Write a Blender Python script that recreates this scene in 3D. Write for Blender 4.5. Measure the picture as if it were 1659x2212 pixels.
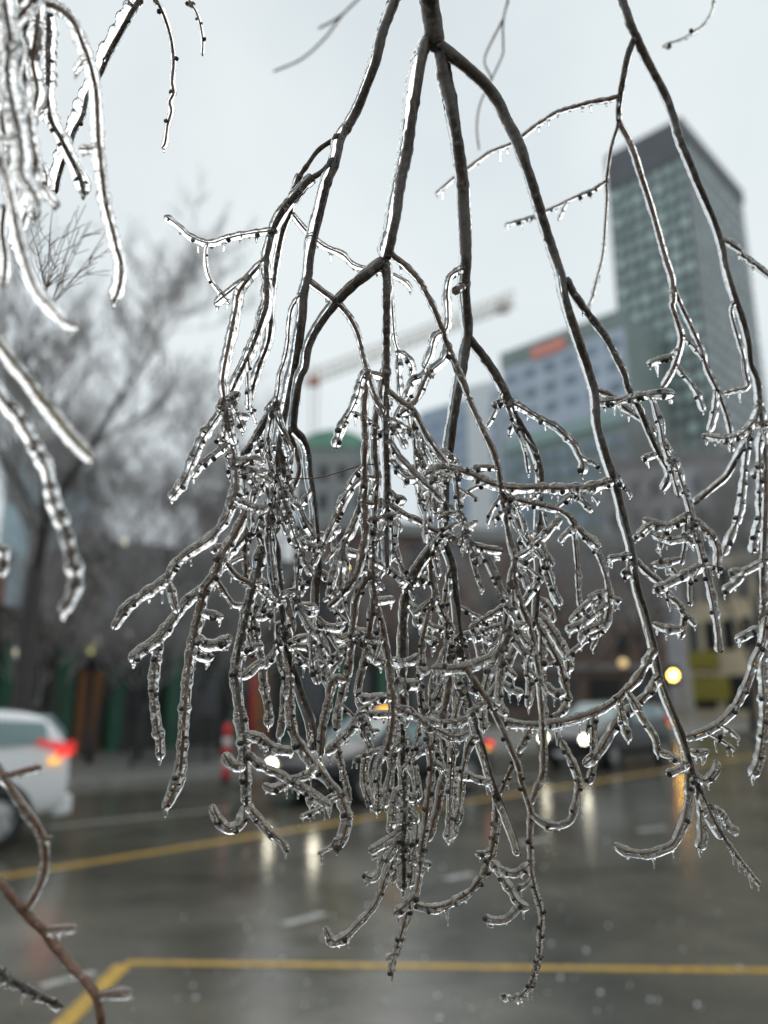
import bpy, bmesh, math, random
from mathutils import Vector, Matrix, noise
from mathutils.kdtree import KDTree

random.seed(7)
R = math.radians
scene = bpy.context.scene
COL = scene.collection
for o in list(bpy.data.objects):
    bpy.data.objects.remove(o)

# ------------------------------------------------------------------ camera
PITCH = R(13.4)
CAMZ = 1.8
FP = 1659.0                       # focal length in pixels of a 1659 x 2212 frame
FOCUS = 0.70
cam_d = bpy.data.cameras.new('camera')
cam_d.sensor_fit = 'VERTICAL'
cam_d.sensor_height = 36.0
cam_d.lens = 36.0 * FP / 2212.0
cam_d.clip_start = 0.05
cam_d.clip_end = 3000.0
cam_d.dof.use_dof = True
cam_d.dof.focus_distance = FOCUS
cam_d.dof.aperture_fstop = 2.6
cam_d.dof.aperture_blades = 0
cam = bpy.data.objects.new('camera', cam_d)
COL.objects.link(cam)
cam.location = (0, 0, CAMZ)
cam.rotation_euler = (R(90) + PITCH, 0, 0)
scene.camera = cam

# ------------------------------------------------------------------ overcast sky and soft sun
SUN_EL, SUN_AZ = R(46), R(-20)
world = bpy.data.worlds.new('World')
scene.world = world
world.use_nodes = True
wn, wl = world.node_tree.nodes, world.node_tree.links
wn.clear()
w_out = wn.new('ShaderNodeOutputWorld')
w_sky = wn.new('ShaderNodeTexSky')
w_sky.sky_type = 'NISHITA'
w_sky.sun_disc = False
w_sky.sun_elevation = SUN_EL
w_sky.sun_rotation = SUN_AZ
w_bg1 = wn.new('ShaderNodeBackground')
w_bg1.inputs['Strength'].default_value = 0.06
wl.new(w_sky.outputs['Color'], w_bg1.inputs['Color'])
w_tc = wn.new('ShaderNodeTexCoord')
w_no = wn.new('ShaderNodeTexNoise')
w_no.inputs['Scale'].default_value = 1.8
w_no.inputs['Detail'].default_value = 4.0
w_no.inputs['Roughness'].default_value = 0.5
wl.new(w_tc.outputs['Generated'], w_no.inputs['Vector'])
w_rp = wn.new('ShaderNodeValToRGB')                     # grey layer of cloud, a little uneven
w_rp.color_ramp.elements[0].position = 0.34
w_rp.color_ramp.elements[0].color = (0.640, 0.715, 0.760, 1)
w_rp.color_ramp.elements[1].position = 0.66
w_rp.color_ramp.elements[1].color = (0.835, 0.900, 0.915, 1)
wl.new(w_no.outputs['Fac'], w_rp.inputs['Fac'])
w_bg2 = wn.new('ShaderNodeBackground')
w_bg2.inputs['Strength'].default_value = 1.02
wl.new(w_rp.outputs['Color'], w_bg2.inputs['Color'])
w_mix = wn.new('ShaderNodeMixShader')
w_mix.inputs['Fac'].default_value = 0.94
wl.new(w_bg1.outputs['Background'], w_mix.inputs[1])
wl.new(w_bg2.outputs['Background'], w_mix.inputs[2])
wl.new(w_mix.outputs['Shader'], w_out.inputs['Surface'])

sun_d = bpy.data.lights.new('sun', 'SUN')
sun_d.energy = 0.85
sun_d.angle = R(62)
sun_d.color = (1.0, 0.97, 0.93)
sun = bpy.data.objects.new('sun', sun_d)
COL.objects.link(sun)
# veiled light from ahead and a little to the left, behind the cloud
sun.rotation_euler = (R(-(90 - 46)), 0, R(20))

vs = scene.view_settings
vs.view_transform = 'Standard'
vs.look = 'None'
vs.exposure = 0.0
vs.gamma = 1.0
vs.use_curve_mapping = False
cy = scene.cycles
cy.max_bounces = 13
cy.transmission_bounces = 11
cy.glossy_bounces = 5
cy.diffuse_bounces = 3
cy.transparent_max_bounces = 8
cy.sample_clamp_indirect = 6.0
cy.sample_clamp_direct = 0.0
cy.caustics_reflective = True
cy.caustics_refractive = True
cy.blur_glossy = 0.3
cy.use_denoising = True
try:
    cy.denoiser = 'OPENIMAGEDENOISE'
except Exception:
    pass
cy.use_adaptive_sampling = True
cy.adaptive_threshold = 0.02

CP, SP = math.cos(PITCH), math.sin(PITCH)


def pix(x, y, d):
    """point at depth d (metres along the view axis) seen at (x, y) of the 1659 x 2212 frame"""
    u, v = (x - 829.5) / FP, (1106.0 - y) / FP
    return Vector((u * d, d * (CP - v * SP), CAMZ + d * (SP + v * CP)))


def at(x, y, D):
    """point at ground distance D (world Y) seen at (x, y)"""
    u, v = (x - 829.5) / FP, (1106.0 - y) / FP
    f = CP - v * SP
    return Vector((u / f * D, D, CAMZ + (SP + v * CP) / f * D))


def ground(x, y, z=0.0):
    u, v = (x - 829.5) / FP, (1106.0 - y) / FP
    f, up = CP - v * SP, SP + v * CP
    k = (z - CAMZ) / up
    return Vector((u * k, f * k, z))


# ------------------------------------------------------------------ helpers
def tag(o, label=None, cat=None, group=None, kind=None):
    if label: o['label'] = label
    if cat: o['category'] = cat
    if group: o['group'] = group
    if kind: o['kind'] = kind
    return o


def empty(name, loc=(0, 0, 0), rz=0.0):
    o = bpy.data.objects.new(name, None)
    o.empty_display_size = 0.05
    COL.objects.link(o)
    o.location = loc
    o.rotation_euler = (0, 0, rz)
    return o


class MB:
    """collects shapes and links them as ONE mesh object"""

    def __init__(s):
        s.v, s.f = [], []

    def add(s, vs_, fs_):
        n = len(s.v)
        s.v.extend([tuple(p) for p in vs_])
        s.f.extend([tuple(i + n for i in q) for q in fs_])
        return s

    def box(s, a, b):
        x0, y0, z0 = a; x1, y1, z1 = b
        return s.add([(x0, y0, z0), (x1, y0, z0), (x1, y1, z0), (x0, y1, z0),
                      (x0, y0, z1), (x1, y0, z1), (x1, y1, z1), (x0, y1, z1)],
                     [(0, 3, 2, 1), (4, 5, 6, 7), (0, 1, 5, 4), (1, 2, 6, 5), (2, 3, 7, 6), (3, 0, 4, 7)])

    def hexa(s, p):
        """eight corners: bottom four, then top four"""
        return s.add(p, [(0, 3, 2, 1), (4, 5, 6, 7), (0, 1, 5, 4), (1, 2, 6, 5), (2, 3, 7, 6), (3, 0, 4, 7)])

    def tube(s, pts, rad, n=6, cap=True, twist=0.0, off=None):
        m = len(pts)
        base = len(s.v)
        t0 = (pts[1] - pts[0]).normalized()
        ref = Vector((0, 0, 1)) if abs(t0.z) < 0.9 else Vector((1, 0, 0))
        nrm = t0.cross(ref).normalized()
        for i in range(m):
            if i == 0: t = pts[1] - pts[0]
            elif i == m - 1: t = pts[-1] - pts[-2]
            else: t = pts[i + 1] - pts[i - 1]
            t = t.normalized()
            nrm = (nrm - t * nrm.dot(t))
            if nrm.length < 1e-6:
                nrm = t.orthogonal()
            nrm.normalize()
            bi = t.cross(nrm)
            r = rad[i] if not callable(rad) else rad(i)
            c = pts[i] if off is None else pts[i] + off[i]
            for k in range(n):
                a = 2 * math.pi * k / n + twist
                s.v.append(tuple(c + nrm * (math.cos(a) * r) + bi * (math.sin(a) * r)))
        for i in range(m - 1):
            for k in range(n):
                k2 = (k + 1) % n
                s.f.append((base + i * n + k, base + i * n + k2, base + (i + 1) * n + k2, base + (i + 1) * n + k))
        if cap:
            s.f.append(tuple(base + k for k in reversed(range(n))))
            s.f.append(tuple(base + (m - 1) * n + k for k in range(n)))
        return s

    def lathe(s, prof, n=24, axis='Z', c=(0, 0, 0)):
        """profile of (radius, height) turned round an axis"""
        base = len(s.v)
        for (r, h) in prof:
            for k in range(n):
                a = 2 * math.pi * k / n
                p = (r * math.cos(a), r * math.sin(a), h)
                if axis == 'Y': p = (p[0], h, p[1])
                if axis == 'X': p = (h, p[0], p[1])
                s.v.append((p[0] + c[0], p[1] + c[1], p[2] + c[2]))
        for i in range(len(prof) - 1):
            for k in range(n):
                k2 = (k + 1) % n
                s.f.append((base + i * n + k, base + i * n + k2, base + (i + 1) * n + k2, base + (i + 1) * n + k))
        return s

    def mesh(s, name):
        me = bpy.data.meshes.new(name)
        me.from_pydata(s.v, [], s.f)
        me.update()
        return me

    def build(s, name, m, parent=None, smooth=False):
        me = s.mesh(name)
        me.materials.append(m)
        if smooth:
            me.polygons.foreach_set('use_smooth', [True] * len(me.polygons))
        return link(name, me, parent)


def link(name, me, parent=None, mat=None):
    o = bpy.data.objects.new(name, me)
    COL.objects.link(o)
    if parent is not None: o.parent = parent
    return o


def bevel(o, w=0.01, seg=2):
    m = o.modifiers.new('bevel', 'BEVEL')
    m.width, m.segments, m.limit_method = w, seg, 'ANGLE'
    return o


MATS = {}


def mat(name, base=(0.5, 0.5, 0.5), rough=0.6, metal=0.0, emit=None, emit_s=0.0, var=0.0, scale=5.0, bump=0.0,
        bscale=None, spec=0.5, coat=0.0, base2=None):
    if name in MATS: return MATS[name]
    m = bpy.data.materials.new(name)
    m.use_nodes = True
    nt = m.node_tree
    b = nt.nodes['Principled BSDF']
    b.inputs['Base Color'].default_value = (*base, 1)
    b.inputs['Roughness'].default_value = rough
    b.inputs['Metallic'].default_value = metal
    b.inputs['Specular IOR Level'].default_value = spec
    if coat: b.inputs['Coat Weight'].default_value = coat
    if emit:
        b.inputs['Emission Color'].default_value = (*emit, 1)
        b.inputs['Emission Strength'].default_value = emit_s
    tc = nt.nodes.new('ShaderNodeTexCoord')
    if var or base2:
        n = nt.nodes.new('ShaderNodeTexNoise')
        n.inputs['Scale'].default_value = scale
        n.inputs['Detail'].default_value = 6
        n.inputs['Roughness'].default_value = 0.65
        nt.links.new(tc.outputs['Object'], n.inputs['Vector'])
        rp = nt.nodes.new('ShaderNodeValToRGB')
        rp.color_ramp.elements[0].position = 0.32
        rp.color_ramp.elements[1].position = 0.68
        b2 = base2 or tuple(min(1, c * (1 + var)) for c in base)
        rp.color_ramp.elements[0].color = (*[c * (1 - var) for c in base], 1)
        rp.color_ramp.elements[1].color = (*b2, 1)
        nt.links.new(n.outputs['Fac'], rp.inputs['Fac'])
        nt.links.new(rp.outputs['Color'], b.inputs['Base Color'])
    if bump:
        n2 = nt.nodes.new('ShaderNodeTexNoise')
        n2.inputs['Scale'].default_value = bscale or scale * 4
        n2.inputs['Detail'].default_value = 5
        nt.links.new(tc.outputs['Object'], n2.inputs['Vector'])
        bp = nt.nodes.new('ShaderNodeBump')
        bp.inputs['Strength'].default_value = bump
        bp.inputs['Distance'].default_value = 0.02
        nt.links.new(n2.outputs['Fac'], bp.inputs['Height'])
        nt.links.new(bp.outputs['Normal'], b.inputs['Normal'])
    MATS[name] = m
    return m

# ================================================================== SETTING: ground, kerb, markings
def wet_asphalt():
    m = bpy.data.materials.new('wet_asphalt')
    m.use_nodes = True
    nt = m.node_tree
    N, L = nt.nodes, nt.links
    b = N['Principled BSDF']
    tc = N.new('ShaderNodeTexCoord')
    n1 = N.new('ShaderNodeTexNoise'); n1.inputs['Scale'].default_value = 0.35; n1.inputs['Detail'].default_value = 5
    n2 = N.new('ShaderNodeTexNoise'); n2.inputs['Scale'].default_value = 60.0; n2.inputs['Detail'].default_value = 4
    n3 = N.new('ShaderNodeTexNoise'); n3.inputs['Scale'].default_value = 4.0; n3.inputs['Detail'].default_value = 6
    for n in (n1, n2, n3): L.new(tc.outputs['Object'], n.inputs['Vector'])
    rc = N.new('ShaderNodeValToRGB')
    rc.color_ramp.elements[0].position = 0.3; rc.color_ramp.elements[0].color = (0.054, 0.050, 0.038, 1)
    rc.color_ramp.elements[1].position = 0.75; rc.color_ramp.elements[1].color = (0.135, 0.125, 0.098, 1)
    L.new(n2.outputs['Fac'], rc.inputs['Fac'])
    pt = N.new('ShaderNodeTexNoise'); pt.inputs['Scale'].default_value = 0.55; pt.inputs['Detail'].default_value = 7; pt.inputs['Roughness'].default_value = .62  # broad patches in the base colour stand for patchy sky reflections
    L.new(tc.outputs['Object'], pt.inputs['Vector'])
    pr = N.new('ShaderNodeMapRange'); pr.inputs['From Min'].default_value = .35; pr.inputs['From Max'].default_value = .65
    pr.inputs['To Min'].default_value = .55; pr.inputs['To Max'].default_value = 1.6
    L.new(pt.outputs['Fac'], pr.inputs['Value'])
    mu = N.new('ShaderNodeMix'); mu.data_type = 'RGBA'; mu.blend_type = 'MULTIPLY'; mu.inputs['Factor'].default_value = 1.0
    L.new(rc.outputs['Color'], mu.inputs['A']); L.new(pr.outputs['Result'], mu.inputs['B'])
    L.new(mu.outputs['Result'], b.inputs['Base Color'])
    rr = N.new('ShaderNodeValToRGB')               # standing water is glossy, worn tracks are dull
    rr.color_ramp.elements[0].position = 0.38; rr.color_ramp.elements[0].color = (0.07, 0.07, 0.07, 1)
    rr.color_ramp.elements[1].position = 0.66; rr.color_ramp.elements[1].color = (0.25, 0.25, 0.25, 1)
    mx = N.new('ShaderNodeMix'); mx.data_type = 'FLOAT'; mx.inputs['Factor'].default_value = 0.35
    L.new(n1.outputs['Fac'], mx.inputs['A']); L.new(n3.outputs['Fac'], mx.inputs['B'])
    L.new(mx.outputs['Result'], rr.inputs['Fac'])
    L.new(rr.outputs['Color'], b.inputs['Roughness'])
    b.inputs['IOR'].default_value = 1.45
    bp = N.new('ShaderNodeBump'); bp.inputs['Strength'].default_value = 0.10; bp.inputs['Distance'].default_value = 0.01
    L.new(n2.outputs['Fac'], bp.inputs['Height'])
    bp2 = N.new('ShaderNodeBump'); bp2.inputs['Strength'].default_value = 0.16; bp2.inputs['Distance'].default_value = 0.02
    L.new(n3.outputs['Fac'], bp2.inputs['Height']); L.new(bp.outputs['Normal'], bp2.inputs['Normal'])
    L.new(bp2.outputs['Normal'], b.inputs['Normal'])
    return m


M_ROAD = wet_asphalt()
M_KERB = mat('wet_concrete', (0.20, 0.195, 0.18), 0.35, var=0.25, scale=3, bump=0.1)
M_YEL = mat('yellow_road_paint', (0.46, 0.27, 0.03), 0.4, var=0.35, scale=14, base2=(0.72, 0.43, 0.03))
M_WHT = mat('white_road_paint', (0.28, 0.28, 0.26), 0.4, var=0.5, scale=12, base2=(0.58, 0.58, 0.54))

g = MB(); g.add([(-900, -60, 0), (900, -60, 0), (900, 1800, 0), (-900, 1800, 0)], [(0, 1, 2, 3)])
tag(g.build('road', M_ROAD), kind='structure')

DV = Vector((0.687, 0.727, 0)).normalized()           # the street runs away to the right
NV = Vector((-DV.y, DV.x, 0))                         # from the camera side to the far side


def strip(name, a, b, w, m, z=0.004):
    d = (b - a).normalized(); n = Vector((-d.y, d.x, 0)) * (w / 2)
    mb = MB(); mb.add([(*(a - n).xy, z), (*(b - n).xy, z), (*(b + n).xy, z), (*(a + n).xy, z)], [(0, 1, 2, 3)])
    return tag(mb.build(name, m), kind='structure')


ya, yb = ground(0, 1895), ground(1420, 1667)
yd = (yb - ya).normalized()
strip('yellow_centre_line', ya - yd * 4, yb + yd * 30, 0.15, M_YEL)
wa, wb = ground(110, 1787), ground(500, 1746)
wd = (wb - wa).normalized()
strip('white_lane_line', wa, wb, 0.13, M_WHT)
strip('white_lane_line', wb + wd * 3.5, wb + wd * 8, 0.13, M_WHT)
ca, cb, cc = ground(272, 2080), ground(1700, 2098), ground(100, 2250)
strip('yellow_bay_line', ca, cb + (cb - ca) * 0.3, 0.085, M_YEL)
strip('yellow_bay_line', ca + (cc - ca).normalized() * 0.045, cc + (cc - ca) * 0.6, 0.12, M_YEL, 0.0042)
for (x0, y0, x1, y1, w) in [(612, 1998, 702, 1974, 0.10), (962, 1900, 1022, 1888, 0.12), (88, 2132, 205, 2102, 0.09),
                            (1120, 1822, 1190, 1812, 0.12), (1380, 1795, 1440, 1788, 0.14)]:
    strip('white_dash', ground(x0, y0), ground(x1, y1), w, M_WHT)

# far pavement with its kerb, set out along the street
k0 = ground(150, 1702)


def along(t, n, z=0.0):
    p = k0 + DV * t + NV * n
    return Vector((p.x, p.y, z))


mb = MB()
mb.hexa([along(-25, .18), along(120, .18), along(120, 9), along(-25, 9),
         along(-25, .18, .13), along(120, .18, .13), along(120, 9, .13), along(-25, 9, .13)])
tag(mb.build('pavement', M_KERB), kind='structure')
kerb = MB()
kerb.hexa([along(-25, 0), along(120, 0), along(120, .176), along(-25, .176),
           along(-25, 0, .14), along(120, 0, .14), along(120, .176, .14), along(-25, .176, .14)])
tag(kerb.build('kerb', mat('kerb_stone', (0.30, 0.295, 0.27), 0.3, var=0.2, scale=4)), kind='structure')

# ================================================================== BUILDINGS
def vquad(o, d, n, s0, s1, z0, z1, t0, t1):
    """a slab on a facade: along d from s0 to s1, height z0..z1, depth t0..t1 along the outward normal n"""
    P = lambda s, z, t: (o.x + d.x * s + n.x * t, o.y + d.y * s + n.y * t, z)
    return [P(s0, z0, t1), P(s1, z0, t1), P(s1, z0, t0), P(s0, z0, t0),
            P(s0, z1, t1), P(s1, z1, t1), P(s1, z1, t0), P(s0, z1, t0)]


def block(name, parent, m, o, d, n, s0, s1, z0, z1, t0, t1):
    mb = MB(); mb.hexa(vquad(o, d, n, s0, s1, z0, z1, t0, t1))
    return mb.build(name, m, parent)


def shared_panes(parent, o, d, n, cells, mats_, name='window', t0=0.02, t1=0.10, wanted=300):
    """alike panes share one mesh per material; cells are (s, z, w, h)"""
    cache = {}
    rz = math.atan2(d.y, d.x)
    for (s, z, w, h) in cells:
        mi = random.randrange(len(mats_))
        key = (round(w, 3), round(h, 3), mi)
        if key not in cache:
            sg = 1 if (Vector((-d.y, d.x, 0)).dot(n) > 0) else -1
            mb = MB()
            ya_, yb_ = sorted((sg * t0, sg * t1))
            mb.box((-w / 2, ya_, -h / 2), (w / 2, yb_, h / 2))
            me = mb.mesh(name); me.materials.append(mats_[mi]); cache[key] = me
        p = link(name, cache[key], parent)
        p.location = (o.x + d.x * s, o.y + d.y * s, z)
        p.rotation_euler = (0, 0, rz)


# ---- grey-green glass tower
SC = 2.1
tc_, tl_, tr_ = at(1470, 262, 100 * SC), at(1312, 345, 108.6 * SC), at(1612, 395, 114.5 * SC)
Ht = tc_.z
tow = empty('glass_tower', (0, 0, 0))
tag(tow, 'tall grey-green glass office tower with dark top band at upper right', 'building')
C0 = Vector((tc_.x, tc_.y, 0)); Ld = Vector((tl_.x - tc_.x, tl_.y - tc_.y, 0)); Lw = Ld.length; Ld.normalize()
Rd = Vector((-Ld.y, Ld.x, 0));
if Rd.x < 0: Rd = -Rd
Rw = (Vector((tr_.x, tr_.y, 0)) - C0).length * 1.10
nL, nR = -Rd, -Ld                                       # outward normals of the two seen faces
M_TW = mat('tower_frame', (0.14, 0.158, 0.16), 0.5, var=0.1, scale=0.2)
M_TD = mat('tower_dark_band', (0.11, 0.115, 0.13), 0.55, var=0.1, scale=0.2)
M_TGA, M_TGB, M_TGC, M_TGD = (mat('tower_glass_a', (0.33, 0.44, 0.42), 0.25), mat('tower_glass_b', (0.40, 0.53, 0.50), 0.25),
                              mat('tower_glass_c', (0.55, 0.70, 0.66), 0.3), mat('tower_glass_d', (0.26, 0.35, 0.335), 0.2))
M_TG = [M_TGA, M_TGB, M_TGA, M_TGB, M_TGC, M_TGD]
mb = MB()
q = [C0, C0 + Ld * Lw, C0 + Ld * Lw + Rd * Rw, C0 + Rd * Rw]
mb.hexa([(*p.xy, 0) for p in q] + [(*p.xy, Ht) for p in q])
mb.build('wall', M_TW, tow)
band = 12.5
block('top_band', tow, M_TD, C0, Ld, nL, -0.6, Lw + 0.6, Ht - band, Ht + 1.2, -0.5, 0.6)
block('top_band', tow, mat('tower_side_band', (0.11, 0.115, 0.125), 0.5), C0, Rd, nR, 0.0, Rw + 0.6, Ht - 4, Ht + 1.0, -0.5, 0.55)
rows, cols = 24, 7
rh = (Ht - band - 45) / rows
cw = Lw / cols
cells = [((c + .5) * cw, Ht - band - (r + .5) * rh, cw * 0.64, rh * 0.60) for r in range(rows) for c in range(cols)]
shared_panes(tow, C0, Ld, nL, cells, M_TG)
for r in range(rows + 1):
    z = Ht - band - r * rh
    block('spandrel', tow, M_TW, C0, Ld, nL, 0, Lw, z - rh * .19, z + rh * .19, 0.0, 0.28)
for c in range(cols + 1):
    block('mullion', tow, M_TW, C0, Ld, nL, c * cw - .5, c * cw + .5, 45, Ht - band, 0.0, 0.34)
M_TS = mat('tower_side_glass', (0.33, 0.37, 0.37), 0.3, var=0.1, scale=0.15)
M_TS2 = mat('tower_side_glass_b', (0.43, 0.50, 0.49), 0.3)
rc_ = 11; rw_ = Rw / rc_
shared_panes(tow, C0, Rd, nR, [((c + .5) * rw_, Ht - 6 - (r + .5) * rh, rw_ * .66, rh * .6) for r in range(rows + 1) for c in range(rc_)], [M_TS, M_TS2, M_TS], name='side_window')
mb = MB(); pc = C0 + Ld * (Lw * .5) + Rd * (Rw * .45)
mb.box((pc.x - 5, pc.y - 5, Ht), (pc.x + 5, pc.y + 5, Ht + 3.5)); mb.build('plant_room', M_TD, tow)

# ---- slab with a red roof sign
M_BLU = mat('pale_blue_cladding', (0.46, 0.53, 0.63), 0.4, var=0.12, scale=0.15)
M_GRG = mat('grey_green_cladding', (0.23, 0.285, 0.275), 0.5, var=0.15, scale=0.2)
bA, bB = at(1085, 772, 230), at(1345, 668, 200)
sl = empty('sign_topped_block', (0, 0, 0))
tag(sl, 'pale blue office block with red roof stripe left of the glass tower', 'building')
o0 = Vector((bA.x, bA.y, 0)); d0 = Vector((bB.x - bA.x, bB.y - bA.y, 0)); w0 = d0.length; d0.normalize()
n0 = Vector((d0.y, -d0.x, 0)); H0 = (bA.z + bB.z) / 2
block('wall', sl, M_GRG, o0, d0, n0, 0, w0, 0, H0, -25, 0)
block('upper_cladding', sl, M_BLU, o0, d0, n0, 0, w0, H0 - 29, H0 - 5, 0.02, 0.6)
block('roof_band', sl, M_GRG, o0, d0, n0, -.3, w0 + .3, H0 - 4.9, H0 + .5, 0.02, 0.8)
block('red_roof_stripe', sl, mat('red_sign', (0.80, 0.30, 0.24), 0.5), o0, d0, n0, w0 * .28, w0 * .56, H0 - 5.6, H0 - 1.8, 0.85, 1.4)
block('ledge', sl, mat('teal_ledge', (0.30, 0.42, 0.41), 0.5), o0, d0, n0, 0, w0, H0 - 33, H0 - 29.2, 0.02, 0.9)
M_BW = [mat('block_glass_a', (0.12, 0.17, 0.19), 0.2), mat('block_glass_b', (0.2, 0.27, 0.29), 0.2), mat('block_glass_c', (0.10, 0.13, 0.14), 0.2)]
cells = []
for r in range(5):
    for c in range(9):
        cells.append(((c + .5) * w0 / 9, H0 - 38 - r * 5.2, w0 / 9 * .7, 3.0))
for r in range(3):
    for c in range(6):
        cells.append(((c + .5) * w0 / 6, H0 - 9.5 - r * 6.5, w0 / 6 * .6, 3.0))
shared_panes(sl, o0, d0, n0, cells, [mat('pale_pane', (0.24, 0.31, 0.40), 0.3), mat('pale_pane_b', (0.20, 0.26, 0.32), .3)], t0=.62, t1=.72)

# ---- pale blue tower with a white end wall
pb = empty('pale_tower', (0, 0, 0))
tag(pb, 'distant pale blue tower with white end wall behind the middle branches', 'building')
a1, a2, a3 = at(905, 815, 300), at(1068, 842, 275), at(1108, 838, 290)
oo = Vector((a1.x, a1.y, 0)); dd = Vector((a2.x - a1.x, a2.y - a1.y, 0)); ww = dd.length; dd.normalize()
nn = Vector((dd.y, -dd.x, 0)); HH = a2.z
block('wall', pb, mat('pale_tower_wall', (0.36, 0.44, 0.55), 0.4, var=0.08, scale=.1), oo, dd, nn, 0, ww, 0, HH, -14, 0)
o3 = Vector((a2.x, a2.y, 0)); d3 = Vector((a3.x - a2.x, a3.y - a2.y, 0)); w3 = d3.length; d3.normalize()
n3_ = Vector((d3.y, -d3.x, 0))
block('end_wall', pb, mat('white_end_wall', (0.74, 0.77, 0.79), 0.5), o3, d3, n3_, 0.3, w3, 0, HH + 4, -12, 0.4)
cells = [((c + .5) * ww / 7, HH - 8 - r * 6.0, ww / 7 * .66, 3.4) for r in range(9) for c in range(7)]
shared_panes(pb, oo, dd, nn, cells, [mat('pale_glass_a', (0.28, 0.36, 0.47), 0.2), mat('pale_glass_b', (0.22, 0.29, 0.38), 0.2)])

# ---- grey house with a copper green roof
gh = empty('copper_roof_house', (0, 0, 0))
tag(gh, 'grey stone house with rounded green copper roof behind the left twigs', 'building')
g1, g2 = at(640, 968, 90), at(800, 968, 90)
mb = MB(); mb.box((g1.x, 90, 0), (g2.x, 104, g1.z)); mb.build('wall', mat('grey_stone', (0.27, 0.285, 0.28), 0.6, var=.2, scale=.5), gh)
mb = MB()
ns = 9
prof = [(g1.x - .3, 0.0)] + [(g1.x + (g2.x - g1.x) * (i / 10), 2.3 * math.sin(math.pi * i / 10) ** .55) for i in range(1, 10)] + [(g2.x + .3, 0.0)]
z0 = g1.z
vsr = [(x, 89.7, z0 + h) for x, h in prof] + [(x, 104.2, z0 + h) for x, h in prof]
m_ = len(prof)
mb.add(vsr, [tuple(range(m_)), tuple(reversed(range(m_, 2 * m_)))] + [(i + 1, i, i + m_, i + 1 + m_) for i in range(m_ - 1)] + [(0, m_ - 1, 2 * m_ - 1, m_)])
mb.build('roof', mat('copper_green', (0.17, 0.36, 0.27), 0.5, var=.2, scale=.6), gh)
cells = [((c + .5) * (g2.x - g1.x) / 4, z0 - 3.2 - r * 3.6, 1.0, 1.9) for r in range(5) for c in range(4)]
shared_panes(gh, Vector((g1.x, 90, 0)), Vector((1, 0, 0)), Vector((0, -1, 0)), cells, [mat('dark_pane', (0.03, 0.035, 0.04), 0.15)])

# ---- brown brick block behind the twigs
M_BRN = mat('brown_brick', (0.145, 0.098, 0.078), 0.7, var=.3, scale=.6)
M_DKP = mat('dark_pane', (0.03, 0.035, 0.04), 0.15)
M_LIT = mat('warm_lit_pane', (0.3, 0.2, 0.1), 0.3, emit=(1.0, 0.62, 0.22), emit_s=0.55)
bk = empty('brown_brick_block', (0, 0, 0))
tag(bk, 'brown brick walk-up block with dark windows behind the hanging twigs', 'building')
p1, p2 = at(700, 1140, 66), at(1420, 1150, 78)
o1 = Vector((p1.x, p1.y, 0)); d1 = Vector((p2.x - p1.x, p2.y - p1.y, 0)); w1 = d1.length; d1.normalize()
n1_ = Vector((d1.y, -d1.x, 0)); h1 = p1.z
block('wall', bk, M_BRN, o1, d1, n1_, 0, w1, 0, h1, -12, 0)
block('cornice', bk, mat('grey_cornice', (0.24, 0.235, 0.23), 0.6), o1, d1, n1_, -.4, w1 + .4, h1 - .2, h1 + .9, -.4, .6)
block('string_course', bk, mat('grey_cornice', ()), o1, d1, n1_, 0, w1, 4.1, 4.7, .02, .3)
cells = [((c + .5) * w1 / 10, 6.8 + r * 3.7, 1.4, 2.1) for r in range(4) for c in range(10) if 6.8 + r * 3.7 < h1 - 1.5]
shared_panes(bk, o1, d1, n1_, cells, [M_DKP, M_DKP, mat('grey_pane', (0.12, 0.13, 0.14), 0.15)])
cells = [((c + .5) * w1 / 7, 2.1, w1 / 7 * .7, 2.6) for c in range(7)]
shared_panes(bk, o1, d1, n1_, cells, [M_DKP, mat('grey_pane', ())], name='shop_window')

# ---- beige stone block at the right
bg = empty('beige_stone_block', (0, 0, 0))
tag(bg, 'beige stone building with tall windows at the right edge', 'building')
p1, p2 = at(1468, 1232, 66), at(1760, 1190, 54)
o1 = Vector((p1.x, p1.y, 0)); d1 = Vector((p2.x - p1.x, p2.y - p1.y, 0)); w1 = d1.length; d1.normalize()
n1_ = Vector((d1.y, -d1.x, 0)); h1 = p1.z
block('wall', bg, mat('beige_stone', (0.62, 0.52, 0.36), 0.7, var=.15, scale=.5), o1, d1, n1_, 0, w1, 0, h1, -10, 0)
block('cornice', bg, mat('beige_trim', (0.50, 0.44, 0.34), 0.6), o1, d1, n1_, -.4, w1 + .4, h1 - .6, h1 + .4, -.4, .6)
cells = [((c + .5) * w1 / 7, 6.5 + r * 4.0, 1.2, 2.4) for r in range(2) for c in range(7)]
shared_panes(bg, o1, d1, n1_, cells, [M_DKP, mat('grey_pane', ())])
cells = [((c + .5) * w1 / 4, 2.0, w1 / 4 * .7, 2.6) for c in range(4)]
shared_panes(bg, o1, d1, n1_, cells, [M_DKP], name='shop_window')
block('shop_sign', bg, mat('yellow_sign', (0.30, 0.26, 0.05), 0.5), o1, d1, n1_, .4, 3.4, 3.9, 5.3, .05, .35)
block('shop_sign', bg, mat('yellow_sign', ()), o1, d1, n1_, .8, 4.4, 1.4, 3.2, .15, .4)

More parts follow.
